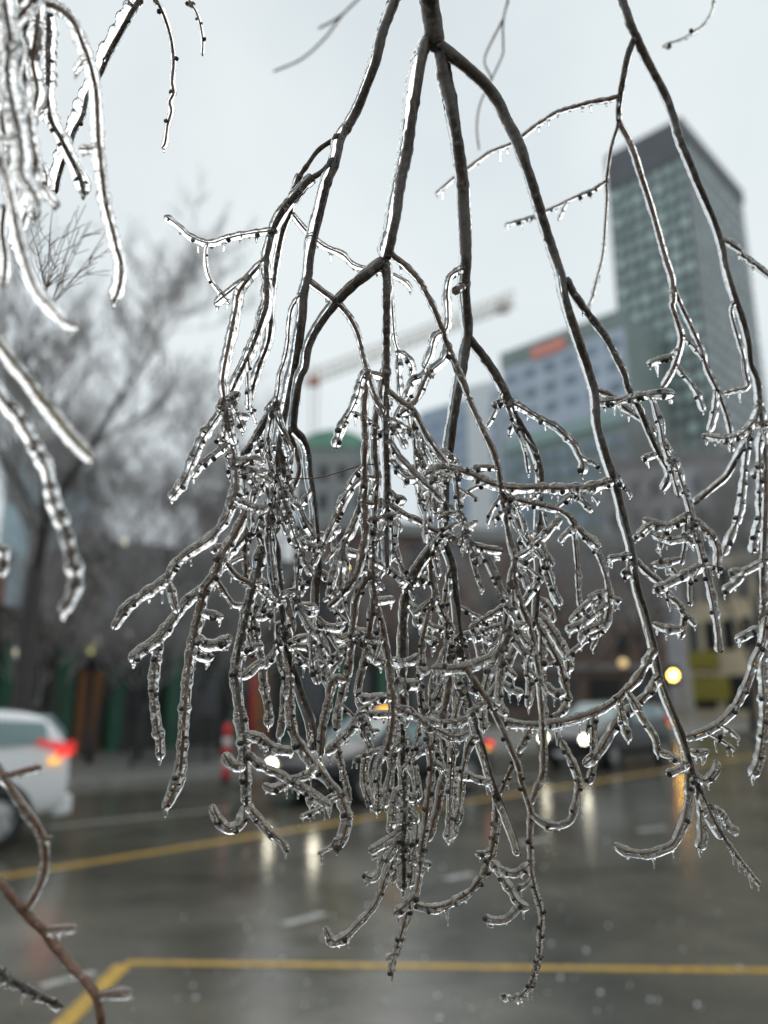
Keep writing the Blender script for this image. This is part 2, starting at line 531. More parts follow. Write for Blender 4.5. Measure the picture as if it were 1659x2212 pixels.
# ---- long low shop front along the far pavement: green pilasters, brown doors
sh = empty('green_shop_front', (0, 0, 0))
tag(sh, 'dark low shop front with green pilasters and brown doors at left', 'building')
o1 = along(-9, 7.5); d1 = DV; n1_ = -NV
M_DRK = mat('dark_shop_wall', (0.030, 0.028, 0.026), 0.6, var=.3, scale=1)
M_GRN = mat('green_paint', (0.008, 0.085, 0.045), 0.4, var=.2, scale=2)
M_DOR = mat('brown_door', (0.20, 0.075, 0.018), 0.5, var=.2, scale=3)
block('wall', sh, M_DRK, o1, d1, n1_, 0, 28, 0.1, 4.2, -8, 0)
block('fascia', sh, mat('dark_fascia', (0.045, 0.034, 0.026), .6, var=.4, scale=.7), o1, d1, n1_, -.2, 28.2, 3.3, 4.3, .02, .35)
for i, s in enumerate((1.2, 4.0, 6.6, 8.4, 10.2, 11.8, 13.5, 15.5, 18, 20.5, 23, 25.5)):
    block('pilaster', sh, M_GRN, o1, d1, n1_, s, s + .55, .13, 3.3, .02, .22)
for s in (2.4, 7.4, 12.5, 19):
    block('door', sh, M_DOR, o1, d1, n1_, s, s + .8, .13, 2.5, .02, .12)
cells = [(s, 1.9, 1.2, 1.7) for s in (5.6, 9.4, 14.6, 17, 21.9, 24.4)]
shared_panes(sh, o1, d1, n1_, cells, [M_DKP], name='shop_window', t0=.02, t1=.08)

# ---- brick and pale blue houses seen through the tree at left
rb = empty('red_brick_house', (0, 0, 0))
tag(rb, 'red brick house behind the bare tree at the left edge', 'building')
p1, p2 = at(-160, 1170, 34), at(22, 1178, 40)
o1 = Vector((p1.x, p1.y, 0)); d1 = Vector((p2.x - p1.x, p2.y - p1.y, 0)); w1 = d1.length; d1.normalize(); n1_ = Vector((d1.y, -d1.x, 0))
block('wall', rb, mat('red_brick', (0.26, 0.075, 0.04), .7, var=.25, scale=1), o1, d1, n1_, 0, w1, 0, p1.z, -6, 0)
block('cornice', rb, mat('grey_cornice', ()), o1, d1, n1_, -.2, w1 + .2, p1.z, p1.z + .5, -.3, .3)
shared_panes(rb, o1, d1, n1_, [((c + .5) * w1 / 3, 4 + r * 3.2, 1.0, 1.7) for r in range(1) for c in range(3)], [M_DKP])
pl = empty('pale_blue_house', (0, 0, 0))
tag(pl, 'pale blue house with red brick gable glimpsed through the left tree', 'building')
p1, p2 = at(112, 945, 55), at(218, 955, 60)
o1 = Vector((p1.x, p1.y, 0)); d1 = Vector((p2.x - p1.x, p2.y - p1.y, 0)); w1 = d1.length; d1.normalize(); n1_ = Vector((d1.y, -d1.x, 0))
block('wall', pl, mat('pale_blue_render', (0.40, 0.52, 0.57), .6, var=.1, scale=.4), o1, d1, n1_, 0, w1, 0, p1.z, -4, 0)
block('gable', pl, mat('red_brick', ()), o1, d1, n1_, w1 * .72, w1 + 1.4, p1.z - 9.0, p1.z - 6.4, .05, .8)
shared_panes(pl, o1, d1, n1_, [((c + .5) * w1 / 3, 6 + r * 4, 1.1, 1.9) for r in range(4) for c in range(3)], [M_DKP, mat('grey_pane', ())])

# ---- unseen brick row added at the photographer's back to shape reflections in the ice
nr = empty('unseen_brick_row', (0, 0, 0))
tag(nr, 'unseen brick row with dark windows, added behind the camera to shape ice reflections', 'building')
o1 = Vector((40, -30, 0)); d1 = Vector((-1, 0, 0)); n1_ = Vector((0, 1, 0))
block('wall', nr, mat('row_brick', (0.16, 0.10, 0.075), .7, var=.25, scale=.7), o1, d1, n1_, 0, 80, 0, 9.5, -9, 0)
block('cornice', nr, mat('grey_cornice', ()), o1, d1, n1_, -.3, 80.3, 9.5, 10.2, -.3, .5)
shared_panes(nr, o1, d1, n1_, [(2 + c * 4.0, 2.2 + r * 3.2, 1.5, 1.9) for r in range(3) for c in range(20)], [M_DKP, mat('grey_pane', ())])
mb = MB(); mb.box((-45, -30, 0), (45, -6, .13)); tag(mb.build('near_pavement', M_KERB), kind='structure')

# ---- grey stone block that hides the foot of the tower
gs = empty('grey_stone_block', (0, 0, 0))
tag(gs, 'pale grey stone building below the glass tower, behind bare trees', 'building')
p1, p2 = at(1300, 1010, 120), at(1720, 985, 112)
o1 = Vector((p1.x, p1.y, 0)); d1 = Vector((p2.x - p1.x, p2.y - p1.y, 0)); w1 = d1.length; d1.normalize(); n1_ = Vector((d1.y, -d1.x, 0))
block('wall', gs, mat('lilac_grey_stone', (0.37, 0.36, 0.375), .6, var=.15, scale=.3), o1, d1, n1_, 0, w1, 0, p1.z, -12, 0)
block('cornice', gs, mat('grey_cornice', ()), o1, d1, n1_, -.4, w1 + .4, p1.z, p1.z + 1.2, -.4, .7)
shared_panes(gs, o1, d1, n1_, [((c + .5) * w1 / 9, p1.z - 4 - r * 5.0, 1.8, 2.8) for r in range(5) for c in range(9)], [mat('grey_pane', ()), M_DKP])
# ---- dark brown terrace above the shop front
bt = empty('brown_terrace', (0, 0, 0))
tag(bt, 'dark brown terrace of houses above the green shop front, behind bare trees', 'building')
p1, p2 = at(130, 1195, 46), at(730, 1180, 58)
o1 = Vector((p1.x, p1.y, 0)); d1 = Vector((p2.x - p1.x, p2.y - p1.y, 0)); w1 = d1.length; d1.normalize(); n1_ = Vector((d1.y, -d1.x, 0))
block('wall', bt, mat('dark_brown_brick', (0.095, 0.075, 0.065), .7, var=.35, scale=.6), o1, d1, n1_, 0, w1, 0, p1.z, -9, 0)
block('roof', bt, mat('slate', (0.06, 0.062, 0.065), .5, var=.2, scale=1), o1, d1, n1_, -.4, w1 + .4, p1.z, p1.z + 1.1, -7, .5)
shared_panes(bt, o1, d1, n1_, [((c + .5) * w1 / 9, p1.z - 2.2 - r * 3.3, 1.1, 1.7) for r in range(2) for c in range(9)], [M_DKP, mat('grey_pane', ())])

# ---- tower crane
cr = empty('tower_crane', (0, 0, 0))
tag(cr, 'pale lattice tower crane reaching across the sky behind the branches', 'crane')
M_CR = mat('hazed_crane_cream', (0.86, 0.80, 0.75), .5)  # cream paled further, with the distance haze put into the colour
c1, c2 = at(655, 832, 210), at(1112, 655, 185)
jd = (c2 - c1); jl = jd.length; jd.normalize()
jn = Vector((0, 0, 1)); js = jd.cross(jn).normalized()
mb = MB()
hw, hh, nb = 1.5, 3.6, 30
lo1 = [c1 + jd * (jl * i / nb) - js * hw for i in range(nb + 1)]
lo2 = [c1 + jd * (jl * i / nb) + js * hw for i in range(nb + 1)]
up_ = [c1 + jd * (jl * (i) / nb) + jn * hh for i in range(nb + 1)]
for rail in (lo1, lo2, up_):
    mb.tube([rail[0], rail[-1]], [.26, .26], 6)
mb.build('jib', M_CR, cr)
lat = MB()
for i in range(nb):
    for a, b in ((lo1[i], up_[i + 1]), (up_[i], lo2[i + 1]), (lo1[i], lo2[i + 1]), (lo1[i], up_[i]), (lo2[i], up_[i])):
        lat.tube([a, b], [.15, .15], 5)
lat.build('lattice', M_CR, cr)
mb = MB()
for sx, sy in ((-1, -1), (1, -1), (1, 1), (-1, 1)):
    b0 = c1 + jd * (jl * .06) + Vector((sx * .9, sy * .9, 0))
    mb.tube([Vector((b0.x, b0.y, 0)), b0 + Vector((0, 0, 5))], [.2, .2], 6)
mb.build('mast', M_CR, cr)
cwt = MB(); e = c2 - jd * 3.5
cwt.box((e.x - 1.6, e.y - 1.0, e.z - 1.2), (e.x + 1.6, e.y + 1.0, e.z + 1.8)); cwt.build('counterweight', mat('grey_weight', (.68, .62, .58), .7), cr)
cab = MB(); e = c1 + jd * (jl * .06)
cab.box((e.x - 1.5, e.y - 2.4, e.z - 2.2), (e.x + 1.5, e.y - 1.0, e.z + .2)); cab.build('cab', mat('crane_cab_red', (.45, .16, .10), .5), cr)

# ================================================================== BARE TREES
M_BARK = mat('wet_bark', (0.045, 0.040, 0.036), 0.5, var=.35, scale=6, bump=.4)
M_TWG = mat('iced_twigs', (0.33, 0.31, 0.305), 0.3, var=.3, scale=2, spec=.8)


def bare_tree(loc, H, lean, label, seed, spread=1.0, dens=1.0, trunk_r=None, group=None, fork=0.30, minr=.0065):
    rnd = random.Random(seed)
    root = empty('bare_tree', loc)
    tag(root, label, 'tree', group)
    trunk, twigs = MB(), MB()
    tr = trunk_r or H * 0.018

    def grow(p, d, L, r, lvl):
        n = 5 if lvl < 2 else (4 if lvl < 4 else 2)
        pts, rad = [p.copy()], [r]
        for i in range(n):
            d = (d + Vector((rnd.uniform(-1, 1), rnd.uniform(-1, 1), rnd.uniform(-.3, .7))) * (.10 if lvl < 1 else .17)).normalized()
            p = p + d * (L / n)
            pts.append(p.copy()); rad.append(r * (1 - .42 * (i + 1) / n))
        (trunk if lvl < 2 else twigs).tube(pts, rad, 8 if lvl < 2 else (5 if lvl < 3 else 3), cap=lvl < 2)
        if lvl >= 6: return
        kids = {0: 5, 1: 4, 2: 4, 3: 4, 4: 4, 5: 3}[lvl]
        kids = max(2, int(round(kids * (dens if lvl > 2 else 1))))
        for k in range(kids):
            t = rnd.uniform(.35, 1.0) if k else 1.0
            j = min(n, max(1, int(round(t * n))))
            ax = Vector((rnd.uniform(-1, 1), rnd.uniform(-1, 1), rnd.uniform(-.2, .6))).normalized()
            sp = (.55 if lvl == 0 else .75) * spread
            nd = (d * 1.0 + ax * sp + Vector((0, 0, .12))).normalized()
            grow(pts[j], nd, L * rnd.uniform(.52, .76), max(rad[j] * rnd.uniform(.5, .72), minr), lvl + 1)
    d0_ = Vector((lean[0], lean[1], 1)).normalized()
    grow(Vector((0, 0, 0)), d0_, H * fork, tr, 0)
    trunk.build('trunk', M_BARK, root, True)
    tw = twigs.build('crown', M_TWG, root, True)
    return root


def tree_at(x, y, D):
    p = at(x, y, D); return (p.x, p.y, 0.1)


TG = 'bare street trees beyond the road'
for (x, D, H, ln, lab, sd_, sp, de, tr) in (
        (42, 15.5, 16.5, .05, 'large dark bare tree at the left edge, trunk beside the taxi', 11, 1.05, 1.0, .26),
        (215, 25, 16.5, .06, 'bare iced tree right of the large dark tree at left', 22, 1.15, 1.2, .19),
        (395, 31, 16, -.05, 'grey bare tree behind the tip of the leftmost long twig', 33, 1.15, 1.2, .20),
        (560, 40, 16, 0, 'grey bare tree behind the left part of the twig curtain', 44, 1.15, 1.0, .2),
        (840, 52, 17, 0, 'grey bare tree behind the middle of the twig curtain', 88, 1.2, .75, .2),
        (1050, 50, 16, .03, 'grey bare tree behind the twig curtain, right of its middle', 99, 1.2, .75, .2),
        (1240, 48, 17, .05, 'bare tree behind the right side of the twig curtain', 55, 1.15, 1.0, .2),
        (1420, 40, 21.5, -.03, 'bare tree under the glass tower beside the amber signal', 66, 1.2, 1.25, .2),
        (1620, 38, 21.5, 0, 'bare tree in front of the beige building at right', 77, 1.2, 1.25, .2)):
    bare_tree(tree_at(x, 1500, D), H, (ln, 0), lab, sd_, sp, de, tr, TG, minr=.011 if D < 16 else .0085)
for (x, D, H, lab, sd_) in ((105, 18.5, 9.5, 'small bare tree on the pavement before the brown shop doors', 101),
                            (205, 20.0, 10.0, 'small bare tree on the pavement behind the white globe lamp', 105),
                            (310, 21.5, 10.0, 'small bare tree on the pavement right of the lit globe lamps', 102),
                            (400, 23.0, 9.5, 'small bare tree halfway between the globe lamps and the striped bollard', 106),
                            (480, 24.5, 10.0, 'small bare tree near the striped bollard on the pavement', 103)):
    bare_tree(tree_at(x, 1500, D), H, (.05, 0), lab, sd_, 1.25, .75, .10, TG, fork=.24, minr=.009)

# ================================================================== CARS
M_TYRE = mat('tyre_rubber', (0.012, 0.012, 0.012), 0.6)
M_RIM = mat('alloy_rim', (0.45, 0.46, 0.47), 0.3, metal=0.9)
M_CGL = mat('car_glass', (0.18, 0.27, 0.27), 0.06, spec=0.8)
M_BLKT = mat('black_trim', (0.01, 0.01, 0.01), 0.45)
M_HEAD = mat('lit_headlamp', (0.9, 0.9, 0.8), 0.2, emit=(1.0, 0.93, 0.72), emit_s=15.0)
M_TAIL = mat('lit_tail_lamp', (0.5, 0.01, 0.015), 0.2, emit=(1.0, 0.03, 0.035), emit_s=.5)
M_TAILB = mat('bright_tail_lamp', (0.6, 0.02, 0.015), 0.2, emit=(1.0, 0.06, 0.03), emit_s=1.6)
M_AMB = mat('lit_amber_lamp', (0.8, 0.4, 0.05), 0.3, emit=(1.0, 0.50, 0.08), emit_s=1.3)
M_CHR = mat('chrome', (0.6, 0.6, 0.6), 0.15, metal=1.0)
M_PLATE = mat('number_plate', (0.75, 0.76, 0.78), 0.4)

SUV = [(-2.30, .50, 1.04, 1.08, .80, .72), (-2.24, .34, 1.16, 1.24, .87, .76), (-2.06, .30, 1.20, 1.54, .90, .66),
       (-1.75, .28, 1.18, 1.62, .905, .66), (-.6, .25, 1.10, 1.67, .91, .67), (.25, .25, 1.05, 1.61, .91, .67),
       (1.05, .25, 1.02, 1.09, .905, .80), (1.7, .27, .95, 1.00, .88, .76), (2.2, .32, .80, .85, .82, .66), (2.34, .40, .68, .71, .68, .55)]
SEDAN = [(-2.34, .46, .84, .88, .76, .66), (-2.26, .32, .92, .97, .84, .72), (-1.75, .28, .95, 1.03, .88, .74),
         (-1.05, .26, .93, 1.40, .89, .58), (-.3, .24, .91, 1.45, .90, .62), (.35, .24, .90, 1.39, .90, .61),
         (1.10, .24, .90, .98, .89, .76), (1.75, .27, .84, .89, .87, .74), (2.24, .32, .68, .73, .81, .64), (2.36, .38, .58, .61, .68, .54)]


def sect(st):
    x, zl, zb, zr, w, wr = st
    half = [(0, zl), (w * .86, zl), (w * .985, zl + .14), (w, (zl + zb) * .52), (w * .97, zb), (wr + .03, zr - .07), (wr * .8, zr - .008), (0, zr)]
    pts = [(x, y, z) for y, z in half] + [(x, -y, z) for y, z in reversed(half[1:-1])]
    return pts


def lerp_st(sts, x):
    for a, b in zip(sts, sts[1:]):
        if a[0] <= x <= b[0]:
            t = (x - a[0]) / (b[0] - a[0])
            return tuple(p + (q_ - p) * t for p, q_ in zip(a, b))
    return sts[-1]


def make_car(name, label, loc, heading, sts, paint, wheel_r=.34, axles=(-1.38, 1.42), roof_lamp=None, group=None, tail=True, head=True):
    root = empty(name, loc, math.atan2(heading.y, heading.x))
    tag(root, label, 'car', group)
    mb = MB(); base = None
    n = len(sect(sts[0]))
    for st in sts: mb.v.extend(sect(st))
    for i in range(len(sts) - 1):
        for k in range(n):
            k2 = (k + 1) % n
            mb.f.append((i * n + k, (i + 1) * n + k, (i + 1) * n + k2, i * n + k2))
    mb.f.append(tuple(range(n))); mb.f.append(tuple(reversed(range((len(sts) - 1) * n, len(sts) * n))))
    body = mb.build('body', paint, root, True)
    sm = body.modifiers.new('subd', 'SUBSURF'); sm.levels = 2; sm.render_levels = 2
    ir = [i for i, s in enumerate(sts) if s[3] - s[2] > .3]
    xr, xf = sts[ir[0]][0], sts[ir[-1]][0]
    # side windows
    spans = [(xr + .12, xr + (xf - xr) * .45), (xr + (xf - xr) * .49, xf - .05)]
    for sgn in (1, -1):
        for a, b in spans:
            vs_ = []
            for x, t in ((a, .10), (b, .10), (b, .86), (a, .86)):
                s = lerp_st(sts, x)
                y0, z0 = s[4] * .97, s[2]; y1, z1 = s[5] + .03, s[3] - .07
                vs_.append((x, sgn * (y0 + (y1 - y0) * t), z0 + (z1 - z0) * t))
            w = MB()
            if sgn < 0: vs_.reverse()
            inner = [(p[0], p[1] - sgn * .03, p[2]) for p in vs_]; outer = [(p[0], p[1] + sgn * .022, p[2]) for p in vs_]
            w.hexa(inner + outer); w.build('side_window', M_CGL, root)
        s = lerp_st(sts, .55)
        mr = MB(); mr.box((.62, sgn * (.90) - .09, .98), (.84, sgn * .90 + .13 * sgn + .0, 1.12)) if sgn > 0 else mr.box((.62, -1.03, .98), (.84, -.81, 1.12))
        bevel(mr.build('wing_mirror', paint, root), .03)
    # windscreen and rear window

    def screen(xa, xb, nm):
        sa, sb = lerp_st(sts, xa), lerp_st(sts, xb)
        low = (xb, sb[5] * .92, sb[3] + .012); top = (xa, sa[5] * .86, sa[3] - .02)
        dx = .02 if xb > xa else -.02
        w = MB()
        w.hexa([(low[0], -low[1], low[2] - .02), (low[0], low[1], low[2] - .02), (top[0], top[1], top[2] - .02), (top[0], -top[1], top[2] - .02),
                (low[0] + dx, -low[1], low[2] + .03), (low[0] + dx, low[1], low[2] + .03), (top[0] + dx, top[1], top[2] + .035), (top[0] + dx, -top[1], top[2] + .035)])
        w.build(nm, M_CGL, root)
    screen(xf + .06, sts[ir[-1] + 1][0] - .05, 'windscreen')
    screen(xr - .01, sts[ir[0] - 1][0] + .02, 'rear_window')
    # wheels
    for ax in axles:
        for sgn in (1, -1):
            t = MB(); R_ = wheel_r
            t.lathe([(R_ * .62, -.11), (R_ * .93, -.11), (R_, -.07), (R_, .07), (R_ * .93, .11), (R_ * .62, .11), (R_ * .62, -.11)], 28, 'Y', (0, 0, 0))
            wy = sgn * (lerp_st(sts, ax)[4] - .085)
            tyre = t.build('wheel', M_TYRE, root, True); tyre.location = (ax, wy, R_)
            rm = MB()
            rm.lathe([(R_ * .63, -.10), (R_ * .63, .10), (R_ * .57, .10), (R_ * .55, .03), (.001, .02), (.001, -.09), (R_ * .63, -.10)], 24, 'Y')
            for k in range(5):
                a = 2 * math.pi * k / 5
                ca_, sa_ = math.cos(a), math.sin(a)
                y0, y1 = sorted((sgn * .03, sgn * .105))
                w_ = .035
                q4 = [(ca_ * .03 - sa_ * w_, sa_ * .03 + ca_ * w_), (ca_ * .03 + sa_ * w_, sa_ * .03 - ca_ * w_),
                      (ca_ * R_ * .6 + sa_ * w_ * .7, sa_ * R_ * .6 - ca_ * w_ * .7), (ca_ * R_ * .6 - sa_ * w_ * .7, sa_ * R_ * .6 + ca_ * w_ * .7)]
                rm.hexa([(p[0], y0, p[1]) for p in q4] + [(p[0], y1, p[1]) for p in q4])
            rim = rm.build('rim', M_RIM, tyre)
            arch = MB()
            prof = [math.pi * i / 14 for i in range(15)]
            y0, y1 = sorted((sgn * (abs(wy) - .02), sgn * (abs(wy) + .104)))
            vs_ = []
            for rr_ in (wheel_r * 1.02, wheel_r * 1.20):
                for yy in (y0, y1):
                    vs_ += [(ax + rr_ * math.cos(a), yy, wheel_r + rr_ * math.sin(a)) for a in prof]
            m15 = 15; fs = []
            for i in range(14):
                a0, b0_, c0_, d0_ = i, m15 + i, 3 * m15 + i, 2 * m15 + i
                for p_, q__ in ((a0, b0_), (b0_, c0_), (c0_, d0_), (d0_, a0)):
                    fs.append((p_, p_ + 1, q__ + 1, q__))
            arch.add(vs_, fs); arch.build('wheel_arch', M_BLKT, root)
    # lamps, bumpers, grille, plates
    sf, sr = sts[-2], sts[1]
    for sgn in (1, -1):
        h = MB(); zc = sf[2] - .06
        h.hexa([(sf[0] - .30, sgn * (sf[4] - .02), zc - .09), (sf[0] + .10, sgn * (sf[4] - .12), zc - .10), (sf[0] + .12, sgn * (sf[4] - .38), zc - .08), (sf[0] - .2, sgn * (sf[4] - .38), zc - .06),
                (sf[0] - .36, sgn * (sf[4] + .03), zc + .07), (sf[0] + .02, sgn * (sf[4] - .08), zc + .07), (sf[0] + .05, sgn * (sf[4] - .36), zc + .06), (sf[0] - .2, sgn * (sf[4] - .36), zc + .07)])
        hl = h.build('headlamp', mat('headlamp_housing', (.03, .03, .032), .2), root)
        lens = MB(); lens.lathe([(.001, .05), (.05, .045), (.075, .02), (.08, -.03)], 16, 'X')
        lo = lens.build('lens', M_HEAD if head else M_CHR, hl, True); lo.location = (sf[0] + .10, sgn * (sf[4] - .24), zc)
        t = MB(); zt = sr[2] - .02
        xs = [-1.80, -2.02, -2.22, -2.33] if sts is SUV else [-1.95, -2.15, -2.28, -2.38]
        for a, b, h0, h1_ in ((xs[0], xs[1], .02, .035), (xs[1], xs[2], .035, .08), (xs[2], xs[3], .08, .08)):
            ya_, yb_ = lerp_st(sts, a)[4] + .012, lerp_st(sts, max(b, sts[0][0]))[4] + .012
            dz = .05 if sts is SUV else 0
            za, zb_ = zt - (xs[0] - a) * .22 + dz * 2, zt - (xs[0] - b) * .22 + dz * 2
            t.hexa([(a, sgn * (ya_ - .06), za - h0), (b, sgn * (yb_ - .10), zb_ - h1_), (b, sgn * yb_, zb_ - h1_), (a, sgn * ya_, za - h0),
                    (a, sgn * (ya_ - .08), za + h0), (b, sgn * (yb_ - .12), zb_ + h0), (b, sgn * (yb_ - .012), zb_ + h0), (a, sgn * (ya_ - .012), za + h0)])
        tl = t.build('tail_lamp', M_TAIL if tail else mat('red_lens', (.35, .01, .01), .2), root)
        if tail:
            bl = MB(); bl.box((-2.27, -.04, -.03), (-2.12, .04, .03)); q_ = bl.build('brake_bulb', M_TAILB, tl)
            q_.location = (.06, sgn * (lerp_st(sts, -2.2)[4] + .0), zt - .06)
            ib = MB(); ib.box((-.06, -.04, -.03), (.06, .04, .03)); q_ = ib.build('indicator', M_AMB, tl)
            q_.location = (-2.02, sgn * (lerp_st(sts, -2.05)[4] + .0), zt - .15)
    b = MB(); b.box((sts[-1][0] - .15, -.62, .26), (sts[-1][0] + .06, .62, .44)); bevel(b.build('front_bumper', M_BLKT if paint.name.startswith('black') else paint, root), .05)
    b = MB(); b.box((sts[-1][0] - .02, -.45, .47), (sts[-1][0] + .05, .45, .60)); b.build('grille', M_BLKT, root)
    b = MB(); b.box((sts[-1][0] + .065, -.2, .33), (sts[-1][0] + .075, .2, .43)); b.build('plate', M_PLATE, root)
    b = MB(); b.box((sts[0][0] - .08, -.78, .30), (sts[0][0] + .2, .78, .56)); bevel(b.build('rear_bumper', paint, root), .06)
    b = MB(); b.box((-1.2, -.92, .23), (1.2, .92, .31)); b.build('sill', M_BLKT, root)
    for sgn in (1, -1):
        for x in (xr + (xf - xr) * .40, xr + (xf - xr) * .85):
            hd = MB(); y = sgn * (.915 if sts is SUV else .905); hd.box((x - .1, min(y, y + sgn * .025), .90), (x + .08, max(y, y + sgn * .025), .93)); hd.build('door_handle', paint, root)
    if roof_lamp:
        rl = MB(); zr = lerp_st(sts, roof_lamp)[3]
        rl.hexa([(roof_lamp - .10, -.34, zr - .01), (roof_lamp + .10, -.34, zr - .01), (roof_lamp + .10, .34, zr - .01), (roof_lamp - .10, .34, zr - .01),
                 (roof_lamp - .06, -.30, zr + .17), (roof_lamp + .06, -.30, zr + .17), (roof_lamp + .06, .30, zr + .17), (roof_lamp - .06, .30, zr + .17)])
        bevel(rl.build('roof_light', M_AMB, root), .02)
    return root


M_WP = mat('white_car_paint', (0.86, 0.87, 0.88), 0.25, coat=.5)
M_BP = mat('black_car_paint', (0.006, 0.007, 0.008), 0.3, spec=.3, coat=.25)
M_BP2 = mat('black_blue_car_paint', (0.008, 0.010, 0.012), 0.3, spec=.3, coat=.25)
HEAD = -DV
LV = Vector((-HEAD.y, HEAD.x, 0))                 # the cars' own left, towards the camera


def car_loc(corner, sts, axle=False):
    """origin of a car whose left flank passes the given ground point at local x"""
    (px, x_local) = corner
    return px - HEAD * x_local - LV * .9


# the taxi: its rear left wheel touches the road at a traced point
make_car('white_taxi', 'white taxi with lit amber roof light and red tail lamp at left edge', car_loc((ground(-18, 1842), -1.38), SUV), HEAD, SUV, M_WP, .355, roof_lamp=-1.3, head=False)
make_car('black_saloon_car', 'black saloon car with lit headlamps behind the middle of the twigs', car_loc((ground(712, 1752), 2.3), SEDAN), HEAD, SEDAN, M_BP, .33, roof_lamp=-.1)
make_car('black_suv', 'dark car with lit headlamps behind the long curved twig at right', car_loc((ground(1292, 1668), 2.3), SUV), HEAD, SUV, M_BP2, .35)

# ================================================================== POSTS, LAMPS, RAILING
M_IRON = mat('black_iron', (0.012, 0.012, 0.012), 0.4)
M_RED = mat('red_enamel', (0.55, 0.015, 0.02), 0.35)
M_WHP = mat('white_enamel', (0.70, 0.70, 0.68), 0.35)

# red and white striped bollard
bp_ = ground(487, 1694, .13)
t = empty('striped_bollard', bp_); tag(t, 'red and white striped bollard on the far kerb', 'bollard')
zz = 0
for i, (h, m) in enumerate(((.10, M_IRON), (.22, M_RED), (.16, M_WHP), (.22, M_RED), (.16, M_WHP), (.20, M_RED))):
    mb = MB(); mb.lathe([(.001, zz), (.085, zz), (.085, zz + h), (.001, zz + h)], 18); mb.build('band' if i else 'base', m, t, True); zz += h
mb = MB(); mb.lathe([(.085, zz), (.075, zz + .04), (.04, zz + .07), (.001, zz + .08)], 18); mb.build('cap', M_RED, t, True)
# thin red pole
rp_ = ground(538, 1686, .13)
t = empty('red_pole', rp_); tag(t, 'thin red marker pole standing on the far pavement behind the twigs', 'pole')
mb = MB(); mb.lathe([(.001, 0), (.03, 0), (.03, 2.35), (.001, 2.37)], 12); mb.build('pole', M_RED, t, True)
mb = MB(); mb.lathe([(.001, 0), (.11, 0), (.11, .02), (.04, .05), (.04, .1)], 16); mb.build('foot', M_IRON, t, True)

# railing along the pavement
ra = along(2.2, 1.6, .13)
t = empty('iron_railing', (0, 0, 0)); tag(t, 'black iron railing along the far pavement at left', 'railing')
pk = MB(); pk.lathe([(.001, 0), (.011, 0), (.011, .95), (.001, 1.0)], 6); pkm = pk.mesh('picket'); pkm.materials.append(M_IRON)
ps = MB(); ps.lathe([(.001, 0), (.04, 0), (.04, 1.12), (.055, 1.13), (.055, 1.17), (.001, 1.22)], 10); psm = ps.mesh('post'); psm.materials.append(M_IRON)
nP = 78
for i in range(nP):
    p = ra + DV * (i * .13)
    o = link('post' if i % 16 == 0 else 'picket', psm if i % 16 == 0 else pkm, t); o.location = p
for z in (.18, .92):
    mb = MB(); mb.tube([ra + Vector((0, 0, z)), ra + DV * (nP * .13) + Vector((0, 0, z))], [.018, .018], 6); mb.build('rail', M_IRON, t)

# stout dark post by the railing
p = along(4.6, .6, .13)
t = empty('iron_bollard', p); tag(t, 'plain black iron bollard near the taxi on the far pavement', 'bollard')
mb = MB(); mb.lathe([(.001, 0), (.09, 0), (.09, .05), (.06, .08), (.055, .8), (.075, .82), (.075, .88), (.03, .96), (.001, .97)], 16); mb.build('shaft', M_IRON, t, True)


def globe_lamp(x, y, D, r, col, s, label, mname):
    p = at(x, y, D)
    t = empty('globe_lamp', (p.x, p.y, .1)); tag(t, label, 'lamp')
    h = p.z - .1
    mb = MB(); mb.lathe([(.001, 0), (.12, 0), (.12, .1), (.05, .2), (.035, h - r - .05), (.06, h - r), (.001, h - r + .01)], 12); mb.build('post', M_IRON, t, True)
    mb = MB(); mb.lathe([(.001, -r)] + [(r * math.sin(math.pi * i / 10), -r * math.cos(math.pi * i / 10)) for i in range(1, 10)] + [(.001, r)], 16)
    gl = mb.build('globe', mat(mname, (.8, .8, .7), .4, emit=col, emit_s=s), t, True); gl.location = (0, 0, h)
    return t


WARM = (1.0, .93, .70)
globe_lamp(207, 1383, 22, .15, WARM, 1.5, 'white globe lamp in front of the green pilasters', 'globe_white')
globe_lamp(198, 1402, 22.6, .13, (.85, .82, .12), .8, 'yellow globe lamp close beside a white one before the shop front', 'globe_yellow')
globe_lamp(42, 1410, 19, .13, WARM, 1.5, 'white globe lamp left of the shop doors', 'globe_white')
globe_lamp(282, 1370, 24, .14, (1, .92, .75), .9, 'dim white globe lamp under the leftmost hanging twigs', 'globe_dim')
globe_lamp(268, 1173, 30, .16, (.8, .85, .6), 1.2, 'high pale green globe lamp among the bare trees', 'globe_green')
globe_lamp(66, 1290, 24, .20, (1, .6, .15), .9, 'amber globe lamp above the shop roof at left', 'globe_amber')
globe_lamp(744, 1226, 44, .13, (1, .88, .35), 14, 'small yellow lamp shining through the twig curtain', 'globe_gold')
globe_lamp(1346, 1432, 52, .28, (1, .62, .15), .8, 'large orange globe lamp left of the amber signal', 'globe_orange')

